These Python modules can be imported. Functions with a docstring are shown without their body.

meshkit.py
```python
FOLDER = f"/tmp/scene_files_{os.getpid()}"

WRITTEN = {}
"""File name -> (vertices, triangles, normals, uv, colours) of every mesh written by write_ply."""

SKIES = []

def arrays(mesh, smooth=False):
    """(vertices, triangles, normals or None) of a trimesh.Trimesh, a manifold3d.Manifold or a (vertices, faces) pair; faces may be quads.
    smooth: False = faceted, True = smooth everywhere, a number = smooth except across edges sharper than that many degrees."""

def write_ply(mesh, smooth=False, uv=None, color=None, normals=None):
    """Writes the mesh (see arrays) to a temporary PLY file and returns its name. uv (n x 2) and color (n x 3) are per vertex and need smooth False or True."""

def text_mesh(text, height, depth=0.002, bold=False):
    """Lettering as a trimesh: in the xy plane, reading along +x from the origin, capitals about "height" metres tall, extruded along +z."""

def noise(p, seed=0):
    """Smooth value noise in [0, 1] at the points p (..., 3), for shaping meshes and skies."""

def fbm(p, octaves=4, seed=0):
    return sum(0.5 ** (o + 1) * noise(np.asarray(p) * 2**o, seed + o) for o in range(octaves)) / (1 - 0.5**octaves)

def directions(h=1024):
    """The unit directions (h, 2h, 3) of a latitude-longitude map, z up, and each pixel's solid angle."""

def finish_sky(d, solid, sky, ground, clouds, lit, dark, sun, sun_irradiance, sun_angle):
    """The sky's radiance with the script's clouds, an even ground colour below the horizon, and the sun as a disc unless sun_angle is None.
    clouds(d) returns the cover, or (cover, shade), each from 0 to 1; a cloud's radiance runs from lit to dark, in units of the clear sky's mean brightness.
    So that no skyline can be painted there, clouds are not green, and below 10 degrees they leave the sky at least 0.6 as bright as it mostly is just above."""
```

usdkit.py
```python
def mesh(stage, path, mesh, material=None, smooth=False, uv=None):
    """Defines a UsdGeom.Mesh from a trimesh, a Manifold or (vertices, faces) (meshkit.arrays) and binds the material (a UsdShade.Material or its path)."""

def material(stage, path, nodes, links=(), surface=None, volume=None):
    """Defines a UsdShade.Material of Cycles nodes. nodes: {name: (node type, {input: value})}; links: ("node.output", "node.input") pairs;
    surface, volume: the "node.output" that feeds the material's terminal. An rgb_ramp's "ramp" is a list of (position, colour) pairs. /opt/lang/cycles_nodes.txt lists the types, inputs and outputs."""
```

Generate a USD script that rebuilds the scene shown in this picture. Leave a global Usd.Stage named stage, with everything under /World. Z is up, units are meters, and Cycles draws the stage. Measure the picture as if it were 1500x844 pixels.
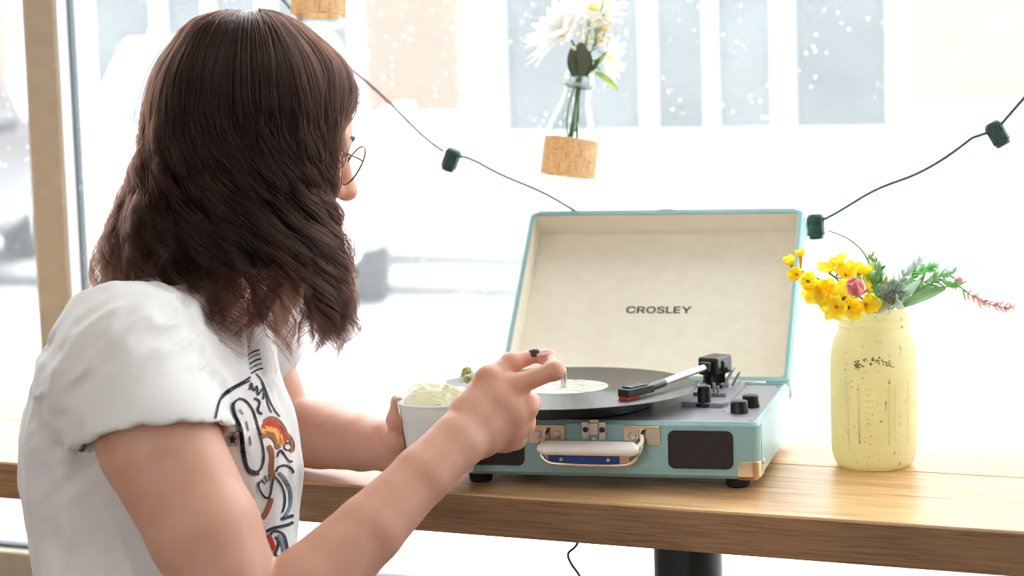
import math, random
import numpy as np, trimesh, manifold3d as m3
import shapely.geometry as sg, shapely.affinity as sa
from pxr import Usd, UsdGeom, UsdLux, UsdShade, Gf, Sdf, Vt
import usdkit, meshkit

stage = Usd.Stage.CreateInMemory()
UsdGeom.SetStageUpAxis(stage, 'Z'); UsdGeom.SetStageMetersPerUnit(stage, 1.0)
world = UsdGeom.Xform.Define(stage, '/World')
stage.SetDefaultPrim(world.GetPrim())
RNG = np.random.default_rng(7)

# ------------------------------------------------------------------ camera
FPX, PITCH, ROLL, YAW = 3104.4, 0.1119, -0.0309, 0.4433      # focal length in pixels of a 1500 x 844 frame
ZT = 0.80                                                   # table top
EYE = np.array([0.0, 0.0, ZT + 0.4724])
_cp, _sp = math.cos(PITCH), math.sin(PITCH)
_M = np.array([[math.cos(YAW), -math.sin(YAW), 0], [math.sin(YAW), math.cos(YAW), 0], [0, 0, 1.0]])
_f, _u, _r = np.array([0, _cp, -_sp]), np.array([0, _sp, _cp]), np.array([1.0, 0, 0])
CR = _M @ (math.cos(ROLL) * _r + math.sin(ROLL) * _u)
CU = _M @ (-math.sin(ROLL) * _r + math.cos(ROLL) * _u)
CF = _M @ _f
cam = UsdGeom.Camera.Define(stage, '/World/camera')
mx = np.eye(4); mx[0, :3], mx[1, :3], mx[2, :3], mx[3, :3] = CR, CU, -CF, EYE
cam.AddTransformOp().Set(Gf.Matrix4d(*mx.ravel().tolist()))
cam.CreateHorizontalApertureAttr(36.0); cam.CreateVerticalApertureAttr(36.0 * 844 / 1500)
cam.CreateFocalLengthAttr(36.0 * FPX / 1500)
cam.CreateFocusDistanceAttr(2.22); cam.CreateFStopAttr(5.2)
cam.CreateClippingRangeAttr(Gf.Vec2f(0.05, 500))
cam.CreateExposureAttr(EXPOSURE := 0.15)

# ------------------------------------------------------------------ light: an overcast white sky
dome = UsdLux.DomeLight.Define(stage, '/World/sky')
dome.CreateIntensityAttr(1.75); dome.CreateColorAttr(Gf.Vec3f(0.95, 0.98, 1.0))

def at(px, py, Z):
    """The point at depth Z (metres from the lens) that is seen at a pixel of the photograph."""
    return EYE + Z * ((px - 750) / FPX * CR - (py - 422) / FPX * CU + CF)

# ------------------------------------------------------------------ naming
_used = {}
def _path(name, parent=None):
    base = str(parent.GetPath()) if parent is not None else '/World'
    n = _used.get((base, name), 0); _used[(base, name)] = n + 1
    return f'{base}/{name}' + (f'_{n:03d}' if n else '')
def tag(o, label=None, cat=None, group=None, kind=None):
    p = o.GetPrim() if hasattr(o, 'GetPrim') else o
    for k, v in (('label', label), ('category', cat), ('group', group), ('kind', kind)):
        if v: p.SetCustomDataByKey(k, v)
    return p
def thing(name, label, cat, loc=(0, 0, 0), rotz=0.0, group=None, kind=None, rot=None):
    x = UsdGeom.Xform.Define(stage, _path(name))
    if rot is not None:
        m = np.eye(4); m[:3, :3] = np.asarray(rot).T; m[3, :3] = loc
        x.AddTransformOp().Set(Gf.Matrix4d(*m.ravel().tolist()))
    else:
        x.AddTranslateOp().Set(Gf.Vec3d(*map(float, loc)))
        if rotz: x.AddRotateZOp().Set(float(rotz))
    return tag(x, label, cat, group, kind)
def obj(name, mesh, m, parent=None, smooth=30, label=None, kind=None, cat=None, group=None):
    g = usdkit.mesh(stage, _path(name, parent), mesh, m, smooth=smooth)
    return tag(g, label, cat, group, kind)
def struct(name, mesh, m, parent=None, smooth=30):
    return obj(name, mesh, m, parent, smooth, kind='structure')

# ------------------------------------------------------------------ shapes
def T(m, loc=(0, 0, 0), rx=0, ry=0, rz=0):
    m = m.copy()
    if rx: m.apply_transform(trimesh.transformations.rotation_matrix(rx, [1, 0, 0]))
    if ry: m.apply_transform(trimesh.transformations.rotation_matrix(ry, [0, 1, 0]))
    if rz: m.apply_transform(trimesh.transformations.rotation_matrix(rz, [0, 0, 1]))
    m.apply_translation(loc); return m
def cat(*ms):
    return trimesh.util.concatenate([m for x in ms for m in (x if isinstance(x, (list, tuple)) else [x])])
def tm(man):
    m = man.to_mesh(); return trimesh.Trimesh(np.array(m.vert_properties[:, :3]), np.array(m.tri_verts), process=False)
def box(x0, x1, y0, y1, z0, z1, r=0.0, seg=3):
    """A box given by its limits, its edges rounded by r."""
    if r <= 0:
        return T(trimesh.creation.box([x1 - x0, y1 - y0, z1 - z0]), ((x0 + x1) / 2, (y0 + y1) / 2, (z0 + z1) / 2))
    r = min(r, (x1 - x0) / 2.01, (y1 - y0) / 2.01, (z1 - z0) / 2.01)
    s = m3.Manifold.sphere(r, seg * 4)
    return tm(m3.Manifold.batch_hull([s.translate((x, y, z)) for x in (x0 + r, x1 - r) for y in (y0 + r, y1 - r) for z in (z0 + r, z1 - r)]))
def cyl(r, h, loc=(0, 0, 0), seg=32, r2=None, ch=0.0):
    """An upright cylinder or cone standing on loc, rim chamfered by ch."""
    r2 = r if r2 is None else r2
    p = [(0, 0), (r - ch, 0), (r, ch), (r2, h - ch), (r2 - ch, h), (0, h)] if ch else [(0, 0), (r, 0), (r2, h), (0, h)]
    return T(lathe(p, seg), loc)
def lathe(profile, seg=48):
    return trimesh.creation.revolve(np.asarray(profile, float), sections=seg)
def ext(poly, h, z=0.0):
    ps = getattr(poly, 'geoms', [poly])
    return T(cat([trimesh.creation.extrude_polygon(p, h, engine='earcut') for p in ps]), (0, 0, z))
def rrect(x0, x1, y0, y1, r):
    return sg.box(x0 + r, y0 + r, x1 - r, y1 - r).buffer(r, quad_segs=6)
def tube(points, r, sides=8, caps=True):
    p = np.asarray(points, float); r = np.broadcast_to(np.asarray(r, float), (len(p),))
    t = np.gradient(p, axis=0); t /= np.linalg.norm(t, axis=1, keepdims=True) + 1e-12
    ref = np.array([0, 0, 1.0]) if abs(t[0][2]) < 0.9 else np.array([1.0, 0, 0])
    a = []
    for k in range(len(p)):
        ref = ref - t[k] * (ref @ t[k]); ref = ref / (np.linalg.norm(ref) + 1e-12); a.append(ref)
    a = np.array(a); b = np.cross(t, a); g = np.arange(sides) * 2 * np.pi / sides
    v = (p[:, None] + r[:, None, None] * (np.cos(g)[None, :, None] * a[:, None] + np.sin(g)[None, :, None] * b[:, None])).reshape(-1, 3)
    f = []
    for i in range(len(p) - 1):
        for j in range(sides):
            k = (j + 1) % sides
            f += [[i * sides + j, i * sides + k, (i + 1) * sides + k], [i * sides + j, (i + 1) * sides + k, (i + 1) * sides + j]]
    if caps:
        n = len(v); v = np.vstack([v, p[0], p[-1]])
        for j in range(sides):
            k = (j + 1) % sides
            f += [[n, k, j], [n + 1, (len(p) - 1) * sides + j, (len(p) - 1) * sides + k]]
    return trimesh.Trimesh(v, f, process=False)
def spline(pts, n=24):
    from scipy.interpolate import CubicSpline
    p = np.asarray(pts, float); d = np.r_[0, np.cumsum(np.linalg.norm(np.diff(p, axis=0), axis=1))]
    return CubicSpline(d, p)(np.linspace(0, d[-1], n))
def sphere(r, loc=(0, 0, 0), sub=2, scale=(1, 1, 1)):
    m = trimesh.creation.icosphere(sub, r); m.apply_scale(scale); return T(m, loc)
def frame_of(d, up=(0, 0, 1)):
    """A rotation whose columns are (x, y, z) with z along d."""
    z = np.asarray(d, float); z = z / np.linalg.norm(z); x = np.cross(up, z)
    if np.linalg.norm(x) < 1e-6: x = np.array([1.0, 0, 0])
    x /= np.linalg.norm(x); return np.stack([x, np.cross(z, x), z], 1)
def place(m, R, loc=(0, 0, 0)):
    m = m.copy(); h = np.eye(4); h[:3, :3] = R; h[:3, 3] = loc; m.apply_transform(h); return m

# ------------------------------------------------------------------ materials
LOOKS = '/World/Looks'
UsdGeom.Scope.Define(stage, LOOKS)
def lin(c):
    """An sRGB colour (0-255) in linear light."""
    c = np.asarray(c, float) / 255; return tuple(np.where(c <= 0.04045, c / 12.92, ((c + 0.055) / 1.055) ** 2.4))
def mat(name, color, rough=0.5, color2=None, scale=8.0, stretch=(1, 1, 1), bump=0.0, bscale=None, lo=0.35, hi=0.65, detail=4, **kw):
    """A principled material; color2 mixes in by stretched noise, bump adds fine relief."""
    n = {'p': ('principled_bsdf', {'base_color': color, 'roughness': rough, **kw})}; l = []
    if color2 is not None or bump:
        n['tc'] = ('texture_coordinate', {}); n['mp'] = ('mapping', {'scale': stretch}); l += [('tc.object', 'mp.vector')]
    if color2 is not None:
        n['n'] = ('noise_texture', {'scale': scale, 'detail': detail}); n['r'] = ('rgb_ramp', {'ramp': [(0, color), (lo, color), (hi, color2), (1, color2)]})
        l += [('mp.vector', 'n.vector'), ('n.fac', 'r.fac'), ('r.color', 'p.base_color')]
    if bump:
        n['bn'] = ('noise_texture', {'scale': bscale or scale * 4, 'detail': 3}); n['b'] = ('bump', {'strength': bump, 'distance': 0.002})
        l += [('mp.vector', 'bn.vector'), ('bn.fac', 'b.height'), ('b.normal', 'p.normal')]
    return usdkit.material(stage, f'{LOOKS}/{name}', n, l, surface='p.BSDF')
def leafy(name, color, trans=0.4, rough=0.5, color2=None, scale=60):
    """Petals and leaves: light comes through them."""
    n = {'p': ('principled_bsdf', {'base_color': color, 'roughness': rough}), 't': ('translucent_bsdf', {'color': color}), 'm': ('mix_closure', {'fac': trans})}
    l = [('p.BSDF', 'm.closure1'), ('t.BSDF', 'm.closure2')]
    if color2 is not None:
        n['tc'] = ('texture_coordinate', {}); n['n'] = ('noise_texture', {'scale': scale}); n['r'] = ('rgb_ramp', {'ramp': [(0.35, color), (0.65, color2)]})
        l += [('tc.object', 'n.vector'), ('n.fac', 'r.fac'), ('r.color', 'p.base_color'), ('r.color', 't.color')]
    return usdkit.material(stage, f'{LOOKS}/{name}', n, l, surface='m.closure')
def clear_glass(name, tint=(1, 1, 1), lo=.03, hi=.5, gloss_tint=(1, 1, 1)):
    """thin clear glass: see-through, its mirror growing towards grazing view"""
    n = {'t': ('transparent_bsdf', {'color': tint}), 'g': ('glossy_bsdf', {'color': gloss_tint, 'roughness': 0.02}), 'w': ('layer_weight', {'blend': .5}), 'q': ('math', {'math_type': 'power', 'value2': 4.0}),
         'f': ('map_range', {'to_min': lo, 'to_max': hi, 'clamp': True}), 'm': ('mix_closure', {})}
    return usdkit.material(stage, f'{LOOKS}/{name}', n, [('w.facing', 'q.value1'), ('q.value', 'f.value'), ('f.result', 'm.fac'), ('t.BSDF', 'm.closure1'), ('g.BSDF', 'm.closure2')], surface='m.closure')
# ================================================================== the setting
white_wall = mat('white_wall', (0.27, 0.255, 0.24), 0.8, bump=0.1, bscale=120)
ceil_mat = mat('ceiling_paint', (0.55, 0.54, 0.52), 0.9)
floor_mat = mat('floor_boards', (0.20, 0.145, 0.10), 0.5, color2=(0.26, 0.19, 0.13), scale=3, stretch=(1, 8, 1))
post_mat = mat('post_paint', lin((208, 194, 172)), 0.55, color2=lin((200, 186, 163)), scale=40, bump=0.08, bscale=900)
gasket = mat('gasket', (0.055, 0.075, 0.085), 0.5)
far_frame = mat('far_frame', (.82, .82, .81), 0.6)
alu = mat('alu_trim', (0.6, 0.64, 0.66), 0.4)
X0, X1, Y0, YW, ZC = -4.6, 2.6, -3.2, 2.6, 3.3
# window panes: clear, with a dusting of dried drops that the daylight catches
def dusty(name):
    n = {'t': ('transparent_bsdf', {'color': (0.97, 0.985, 0.985)}), 'g': ('glossy_bsdf', {'roughness': 0.02}), 'lw': ('layer_weight', {'blend': .5}), 'pw': ('math', {'math_type': 'power', 'value2': 5.0}), 'f': ('map_range', {'to_min': .025, 'to_max': .5, 'clamp': True}), 'm': ('mix_closure', {}),
         'tc': ('texture_coordinate', {}), 'v': ('voronoi_texture', {'scale': 55.0}), 'r': ('map_range', {'from_min': 0.10, 'from_max': 0.18, 'to_min': 0.40, 'to_max': 0.0, 'clamp': True}),
         'n2': ('noise_texture', {'scale': 9.0, 'detail': 3}), 'k': ('map_range', {'from_min': 0.42, 'from_max': 0.62, 'to_min': 0.0, 'to_max': 1.0, 'clamp': True}),
         'mu': ('math', {'math_type': 'multiply'}), 'ad': ('math', {'math_type': 'add', 'value2': 0.055}),
         'd': ('translucent_bsdf', {'color': (0.9, 0.95, 0.97)}), 'm2': ('mix_closure', {})}
    l = [('lw.facing', 'pw.value1'), ('pw.value', 'f.value'), ('f.result', 'm.fac'), ('t.BSDF', 'm.closure1'), ('g.BSDF', 'm.closure2'), ('tc.object', 'v.vector'), ('tc.object', 'n2.vector'), ('v.distance', 'r.value'), ('n2.fac', 'k.value'),
         ('r.result', 'mu.value1'), ('k.result', 'mu.value2'), ('mu.value', 'ad.value1'), ('ad.value', 'm2.fac'), ('m.closure', 'm2.closure1'), ('d.BSDF', 'm2.closure2')]
    return usdkit.material(stage, f'{LOOKS}/{name}', n, l, surface='m2.closure')
pane_mat = dusty('dusty_pane')
room_pane = clear_glass('room_pane')

struct('floor', box(X0, X1, Y0, 2.7, -0.08, 0), floor_mat)
struct('ceiling', box(X0, X1, Y0, 2.7, ZC, ZC + 0.1), ceil_mat)
struct('wall_right', box(X1, X1 + 0.15, Y0, 2.7, 0, ZC), white_wall)
# behind the lens a second window lets in daylight
struct('wall_left', box(X0 - .15, X0, Y0, 2.7, 0, ZC), white_wall)
struct('wall_rear', cat(box(X0, X1, Y0 - .15, Y0, 0, 1.0), box(X0, X1, Y0 - .15, Y0, 2.2, ZC), box(X0, X0 + 2.3, Y0 - .15, Y0, 1.0, 2.2), box(X1 - 2.3, X1, Y0 - .15, Y0, 1.0, 2.2)), white_wall)
struct('window_4', box(X0 + 2.3, X1 - 2.3, Y0 - .1, Y0 - .09, 1.0, 2.2), room_pane)
struct('trim_4', cat([box(x - .03, x + .03, Y0 - .13, Y0 - .03, 1.0, 2.2) for x in np.linspace(X0 + 2.3, X1 - 2.3, 4)]), post_mat)
# front wall: a low sill wall, a header, posts and panes
struct('wall_front', cat(box(X0, X1, YW, YW + .12, 0, .47), box(X0, X1, YW, YW + .12, 2.95, ZC)), white_wall)
posts = [(-4.36, -4.30), (-2.037, -1.979), (0.30, 0.358), (2.3, 2.36)]
for k, (a, b) in enumerate(posts):
    t = tag(UsdGeom.Xform.Define(stage, _path(f'trim_{10 + k}')), kind='structure')
    obj('post', box(a, b, YW, YW + .10, .47, 2.95, .003), post_mat, t)
    for x, s in ((a, -1), (b, 1)):
        obj('glazing_bead', box(min(x, x + s * .004), max(x, x + s * .004), YW + .004, YW + .026, .5, 2.95), far_frame, t)
        obj('gasket', box(min(x, x + s * .006), max(x, x + s * .006), YW + .027, YW + .045, .5, 2.95), gasket, t)
        obj('outer_frame', box(min(x, x + s * .003), max(x, x + s * .003), YW + .045, YW + .1, .5, 2.95), far_frame, t)
        obj('outer_bead', box(min(x, x + s * .0045), max(x, x + s * .0045), YW + .070, YW + .074, .5, 2.95), alu, t)
for k in range(3):
    a, b = posts[k][1], posts[k + 1][0]
    t = tag(UsdGeom.Xform.Define(stage, _path(f'window_{1 + k}' if k < 2 else 'window_5')), kind='structure')
    obj('pane', box(a + .002, b - .002, YW + .033, YW + .039, .49, 2.94), pane_mat, t, smooth=False)
    obj('bottom_rail', box(a, b, YW, YW + .09, .47, .515, .004), post_mat, t)
    obj('gasket', box(a, b, YW + .022, YW + .05, .514, .521), gasket, t)
    obj('top_rail', box(a, b, YW, YW + .09, 2.91, 2.95, .004), post_mat, t)

# ceiling lamps of the cafe: flat round lamps with a warm white diffuser
lamp_body = mat('lamp_body', (0.7, 0.7, 0.7), 0.4)
lamp_glow = usdkit.material(stage, f'{LOOKS}/lamp_glow', {'e': ('emission', {'color': (1.0, 0.93, 0.84), 'strength': LAMP if (LAMP := 9.0) else 0})}, surface='e.emission')
lab = {(-3.2, -1.8): 'rear left', (-1.0, -1.8): 'rear middle', (1.2, -1.8): 'rear right', (-3.2, 0.6): 'front left', (-1.0, 0.6): 'front middle', (1.2, 0.6): 'front right'}
for (x, y), s in lab.items():
    t = thing('ceiling_lamp', f'round flat white ceiling lamp, the {s} one of six', 'lamp', (x, y, ZC), group='ceiling lamps of the cafe')
    obj('housing', cyl(.32, .06, (0, 0, -.06), 40, ch=.01), lamp_body, t)
    obj('diffuser', cyl(.29, .012, (0, 0, -.071), 40), lamp_glow, t)

# ------------------------------------------------------------------ street
pavement = mat('pavement', (0.66, 0.65, 0.64), 0.9, color2=(0.6, 0.6, 0.6), scale=0.8, bump=0.1)
asphalt = mat('asphalt', (0.085, 0.088, 0.093), 0.9, color2=(0.12, 0.12, 0.125), scale=3.5)
pale_road = mat('pale_road', (0.55, 0.55, 0.55), 0.9, color2=(0.62, 0.61, 0.61), scale=0.9)
struct('ground_pavement', box(-40, 30, 2.72, 9.0, -.3, -.02), pavement)
struct('ground_road', box(-40, 30, 9.0, 13.5, -.3, -.03), pale_road)
struct('ground_far', box(-40, 30, 13.5, 24.2, -.3, -.02), pavement)
obj('wet_track', box(-40, 30, 9.95, 10.55, -.05, -.026), asphalt, label='dark wet wheel track on the road, the one nearer the window', kind='structure')
obj('wet_track', box(-40, 30, 11.4, 12.2, -.05, -.026), asphalt, label='dark wet wheel track on the road, the one nearer the brick building', kind='structure')

# brick building over the road
brick_mats = [mat(f'brick_{k}', c, 0.9, color2=c2, scale=6) for k, (c, c2) in enumerate([((.34, .125, .08), (.30, .11, .07)), ((.37, .145, .095), (.33, .13, .085)), ((.31, .115, .075), (.36, .14, .095))])]
mortar = mat('mortar', (.5, .42, .37), 0.95)
stone = mat('pale_stone', (.74, .73, .70), 0.9, color2=(.68, .68, .66), scale=2)
far_pane = mat('far_pane', (.055, .066, .072), 0.3, color2=(.10, .115, .12), scale=0.9, lo=.3, hi=.7)
YB = 24.0
bl = thing('brick_building', 'long brick shop building with big white framed windows across the road', 'building', (0, YB, 0))
obj('stone_base', cat(box(-28, 12, -.05, .6, -.05, .22), [box(-12.6 + 7.07 * k - .78, -12.6 + 7.07 * k + .78, -.28, .3, -.05, .51, .02) for k in range(-2, 4)]), stone, bl)
obj('back_wall', box(-28, 12, .5, 6, -.05, 8), mortar, bl)
rb = np.random.default_rng(3)
for k in range(-2, 4):
    xc = -12.6 + 7.07 * k
    obj('pilaster', box(xc - .69, xc + .69, -.19, .5, .5, 3.2), mortar, bl)
    bs = [[], [], []]
    for row in range(36):
        z = .515 + row * .075
        off = .125 if row % 2 else 0
        for c in range(-1, 6):
            a, b = max(xc - .7, xc - .7 + c * .25 + off), min(xc + .7, xc - .7 + c * .25 + off + .238)
            if b - a > .03: bs[rb.integers(3)].append(box(a, b, -.205 - rb.uniform(0, .006), -.1, z, z + .063))
    for q, g in enumerate(bs): obj('brickwork', cat(g), brick_mats[q], bl, smooth=False, kind='stuff')
    # the bay of windows right of this pilaster
    a, b = xc + .7 + .45, xc + 7.07 - .7 - .28
    obj('window_surround', cat(box(xc + .7, a, -.02, .5, .2, 3.2), box(b, xc + 7.07 - .7, -.02, .5, .2, 3.2), box(a, b, -.08, .5, .16, .235), box(a, b, -.02, .5, 2.95, 3.2)), far_frame, bl)
    xs = [a, a + 1.95, a + 2.75, a + 3.65, b]
    for q in range(4):
        obj('window_pane', box(xs[q], xs[q + 1], .12, .16, .235, 2.95), far_pane, bl, smooth=False)
    for q in (1, 2, 3):
        wd = (.07, .05, .11)[q - 1]
        obj('mullion', box(xs[q] - wd, xs[q] + wd, .02, .2, .235, 2.95), far_frame, bl)
    obj('upper_wall', box(xc - .7, xc + 6.37, -.12, .5, 3.2, 8), brick_mats[0], bl)
    for q in range(3):
        obj('upper_window', box(xc + 1.2 + q * 1.75, xc + 2.2 + q * 1.75, -.14, -.1, 4.3, 6.4), far_pane, bl)

# parked cars, noses to the window
tyre = mat('tyre', (.03, .03, .03), .8); car_glass = mat('car_glass', (.10, .12, .13), .08); chrome_dull = mat('car_chrome', (.6, .6, .6), .25, metallic=1.0)
def hull(pts): return tm(m3.Manifold.batch_hull([m3.Manifold.sphere(r, 16).translate((x, y, z)) for x, y, z, r in pts]))
def car(xc, yf, rz, paint, trim, label):
    t = thing('car', label, 'car', (xc, yf, -.03), rz)
    W = .86
    def sym(rows): return [(s * x, y, z, r) for x, y, z, r in rows for s in (-1, 1)]
    body = cat(hull(sym([(W - .32, .14, .45, .14), (W - .22, .16, .62, .13), (W - .1, .55, .42, .12), (W - .12, .6, .76, .10), (W - .12, 1.3, .86, .08), (W - .1, 3.9, .8, .12), (W - .1, 4.1, .45, .15), (W - .1, 2.2, .36, .12)])),
               hull(sym([(W - .12, 1.25, .84, .07), (W - .32, 1.95, 1.36, .07), (W - .32, 3.2, 1.36, .07), (W - .14, 4.0, .84, .07)])))
    obj('body', body, paint, t, smooth=40)
    obj('windshield', hull(sym([(W - .19, 1.30, .93, .03), (W - .36, 1.86, 1.36, .03)])), car_glass, t)
    obj('rear_window', hull(sym([(W - .22, 3.98, .93, .03), (W - .36, 3.28, 1.36, .03)])), car_glass, t)
    for s in (-1, 1):
        obj('side_window', hull([(s * (W - .12), 1.6, .93, .03), (s * (W - .27), 1.98, 1.33, .03), (s * (W - .27), 3.15, 1.33, .03), (s * (W - .13), 3.7, .93, .03)]), car_glass, t)
        obj('headlight', hull([(s * (W - .34), .04, .62, .05), (s * (W - .20), .12, .64, .06), (s * (W - .16), .26, .68, .05)]), chrome_dull, t)
        obj('door_mirror', hull([(s * (W + .02), 1.52, .95, .05), (s * (W + .12), 1.5, .97, .06)]), paint, t)
        for y in (.85, 3.3):
            wh = obj('wheel', T(cyl(.31, .2, (0, 0, -.1), 32, ch=.03), (s * (W - .1), y, .31), ry=math.pi / 2), tyre, t)
            obj('hubcap', T(cyl(.19, .22, (0, 0, -.11), 24, ch=.02), (s * (W - .1), y, .31), ry=math.pi / 2), chrome_dull, wh)
    obj('grille', hull(sym([(.38, .0, .55, .03), (.36, .0, .62, .03)])), trim, t)
    obj('bumper', hull(sym([(W - .36, .04, .33, .06), (W - .2, .16, .33, .06), (W - .36, .03, .42, .06), (W - .2, .14, .42, .06)])), paint, t)
    obj('lower_intake', hull(sym([(.45, -.02, .30, .025), (.45, -.02, .36, .025)])), trim, t)
    return t
car_dark = mat('car_dark_plastic', (.05, .05, .06), .5)
car(-5.72, 8.66, 29.0, mat('car_white', (.82, .83, .84), .3), car_dark, 'white parked car with its nose towards the window')
car(-8.1, 8.3, 31.0, mat('car_grey', (.06, .065, .075), .3), car_dark, 'dark grey parked car left of the window post')
# ================================================================== table
def wood(name, cols, ringscale=9.0, rough=0.35, streak=(1.2, 22, 22), coat=0.0):
    n = {'tc': ('texture_coordinate', {}), 'mp': ('mapping', {'scale': streak}), 'n': ('noise_texture', {'scale': ringscale, 'detail': 6, 'roughness': .6, 'distortion': .4}),
         'r': ('rgb_ramp', {'ramp': [(.25, cols[0]), (.45, cols[1]), (.6, cols[2]), (.8, cols[1])]}),
         'mp2': ('mapping', {'scale': (1.0, 4, 4)}), 'n2': ('noise_texture', {'scale': 5.0, 'detail': 3}), 'r2': ('rgb_ramp', {'ramp': [(.35, (.72, .72, .72)), (.6, (1.1, 1.1, 1.1))]}),
         'mx': ('mix', {'mix_type': 'multiply', 'fac': .8}), 'b': ('bump', {'strength': .12, 'distance': .002}), 'p': ('principled_bsdf', {'roughness': rough, 'coat_weight': coat, 'coat_roughness': .22})}
    l = [('tc.object', 'mp.vector'), ('mp.vector', 'n.vector'), ('n.fac', 'r.fac'), ('tc.object', 'mp2.vector'), ('mp2.vector', 'n2.vector'), ('n2.fac', 'r2.fac'), ('r.color', 'mx.color1'), ('r2.color', 'mx.color2'),
         ('mx.color', 'p.base_color'), ('n.fac', 'b.height'), ('b.normal', 'p.normal')]
    return usdkit.material(stage, f'{LOOKS}/{name}', n, l, surface='p.BSDF')
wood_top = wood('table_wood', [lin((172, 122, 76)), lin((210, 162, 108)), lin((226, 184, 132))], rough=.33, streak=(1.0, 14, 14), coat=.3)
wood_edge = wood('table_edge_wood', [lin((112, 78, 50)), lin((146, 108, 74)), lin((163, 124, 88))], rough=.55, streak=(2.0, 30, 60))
black_metal = mat('black_metal', (.02, .02, .022), .45)
tb = thing('counter_table', 'long narrow wooden counter table on a black post along the window', 'table', (0, 2.0, 0))
r8 = np.random.default_rng(8)
# the top: boards laid side by side, the front one thick and showing its edge
ys = [0.0, .125, .25, .372]
for k in range(3):
    obj('board', box(-2.75, .25, ys[k] + (.0004 if k else 0), ys[k + 1] - .0004, ZT - .0455, ZT - (.0004 if k == 1 else 0), .0022), wood_top, tb)
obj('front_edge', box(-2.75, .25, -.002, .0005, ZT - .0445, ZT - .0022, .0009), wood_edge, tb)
for x in (-.835, -2.35):
    lg = obj('leg', cyl(.0385, ZT - .0455 - .012, (x, .2, .012), 40), black_metal, tb)
    obj('foot_plate', cyl(.21, .012, (x, .2, 0), 48, ch=.004), black_metal, lg)
    obj('top_plate', box(x - .1, x + .1, .1, .3, ZT - .052, ZT - .0455, .002), black_metal, lg)
# ================================================================== suitcase record player
teal = mat('teal_vinyl', lin((152, 193, 194)), .4, color2=lin((146, 188, 190)), scale=30, bump=.12, bscale=700)
seam_mat = mat('teal_seam', lin((60, 140, 148)), .5)
cream = mat('cream_lining', lin((245, 238, 222)), .75, color2=lin((241, 233, 215)), scale=60, bump=.08, bscale=900)
deck_black = mat('deck_black', (.27, .265, .30), .34)
black_pl = mat('black_plastic', (.014, .014, .016), .3)
rubber = mat('rubber', (.012, .012, .012), .8)
vinyl = usdkit.material(stage, f'{LOOKS}/vinyl', {
    'tc': ('texture_coordinate', {}), 'w': ('wave_texture', {'wave_type': 'rings', 'rings_direction': 'z', 'scale': 380.0, 'distortion': 0.3}),
    'b': ('bump', {'strength': .22, 'distance': .0006}), 'p': ('principled_bsdf', {'base_color': (.012, .012, .013), 'roughness': .24, 'specular_ior_level': .6})},
    [('tc.object', 'w.vector'), ('w.fac', 'b.height'), ('b.normal', 'p.normal')], surface='p.BSDF')
steel = mat('steel', (.72, .72, .72), .22, metallic=1.0)
gold = mat('pale_brass', lin((214, 190, 158)), .3, metallic=1.0)
nickel = mat('nickel', lin((226, 218, 206)), .25, metallic=1.0)
ivory = mat('ivory_plastic', (.95, .91, .85), .35)
mesh_mat = mat('speaker_cloth', (.028, .022, .022), .9, color2=(.05, .042, .042), scale=900, bump=.3, bscale=1500)
blue_film = mat('blue_film', lin((38, 74, 150)), .3)
red_pl = mat('red_plastic', lin((200, 40, 34)), .35)
print_ink = mat('print_ink', (.02, .018, .016), .6)
PW, PD, PF, PH, TILT, LL, LDP = .355, .265, .0114, .073, math.radians(44.1), .268, .040
PO, PROT = np.array([-.889, 2.07, ZT]), 10.88
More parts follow.
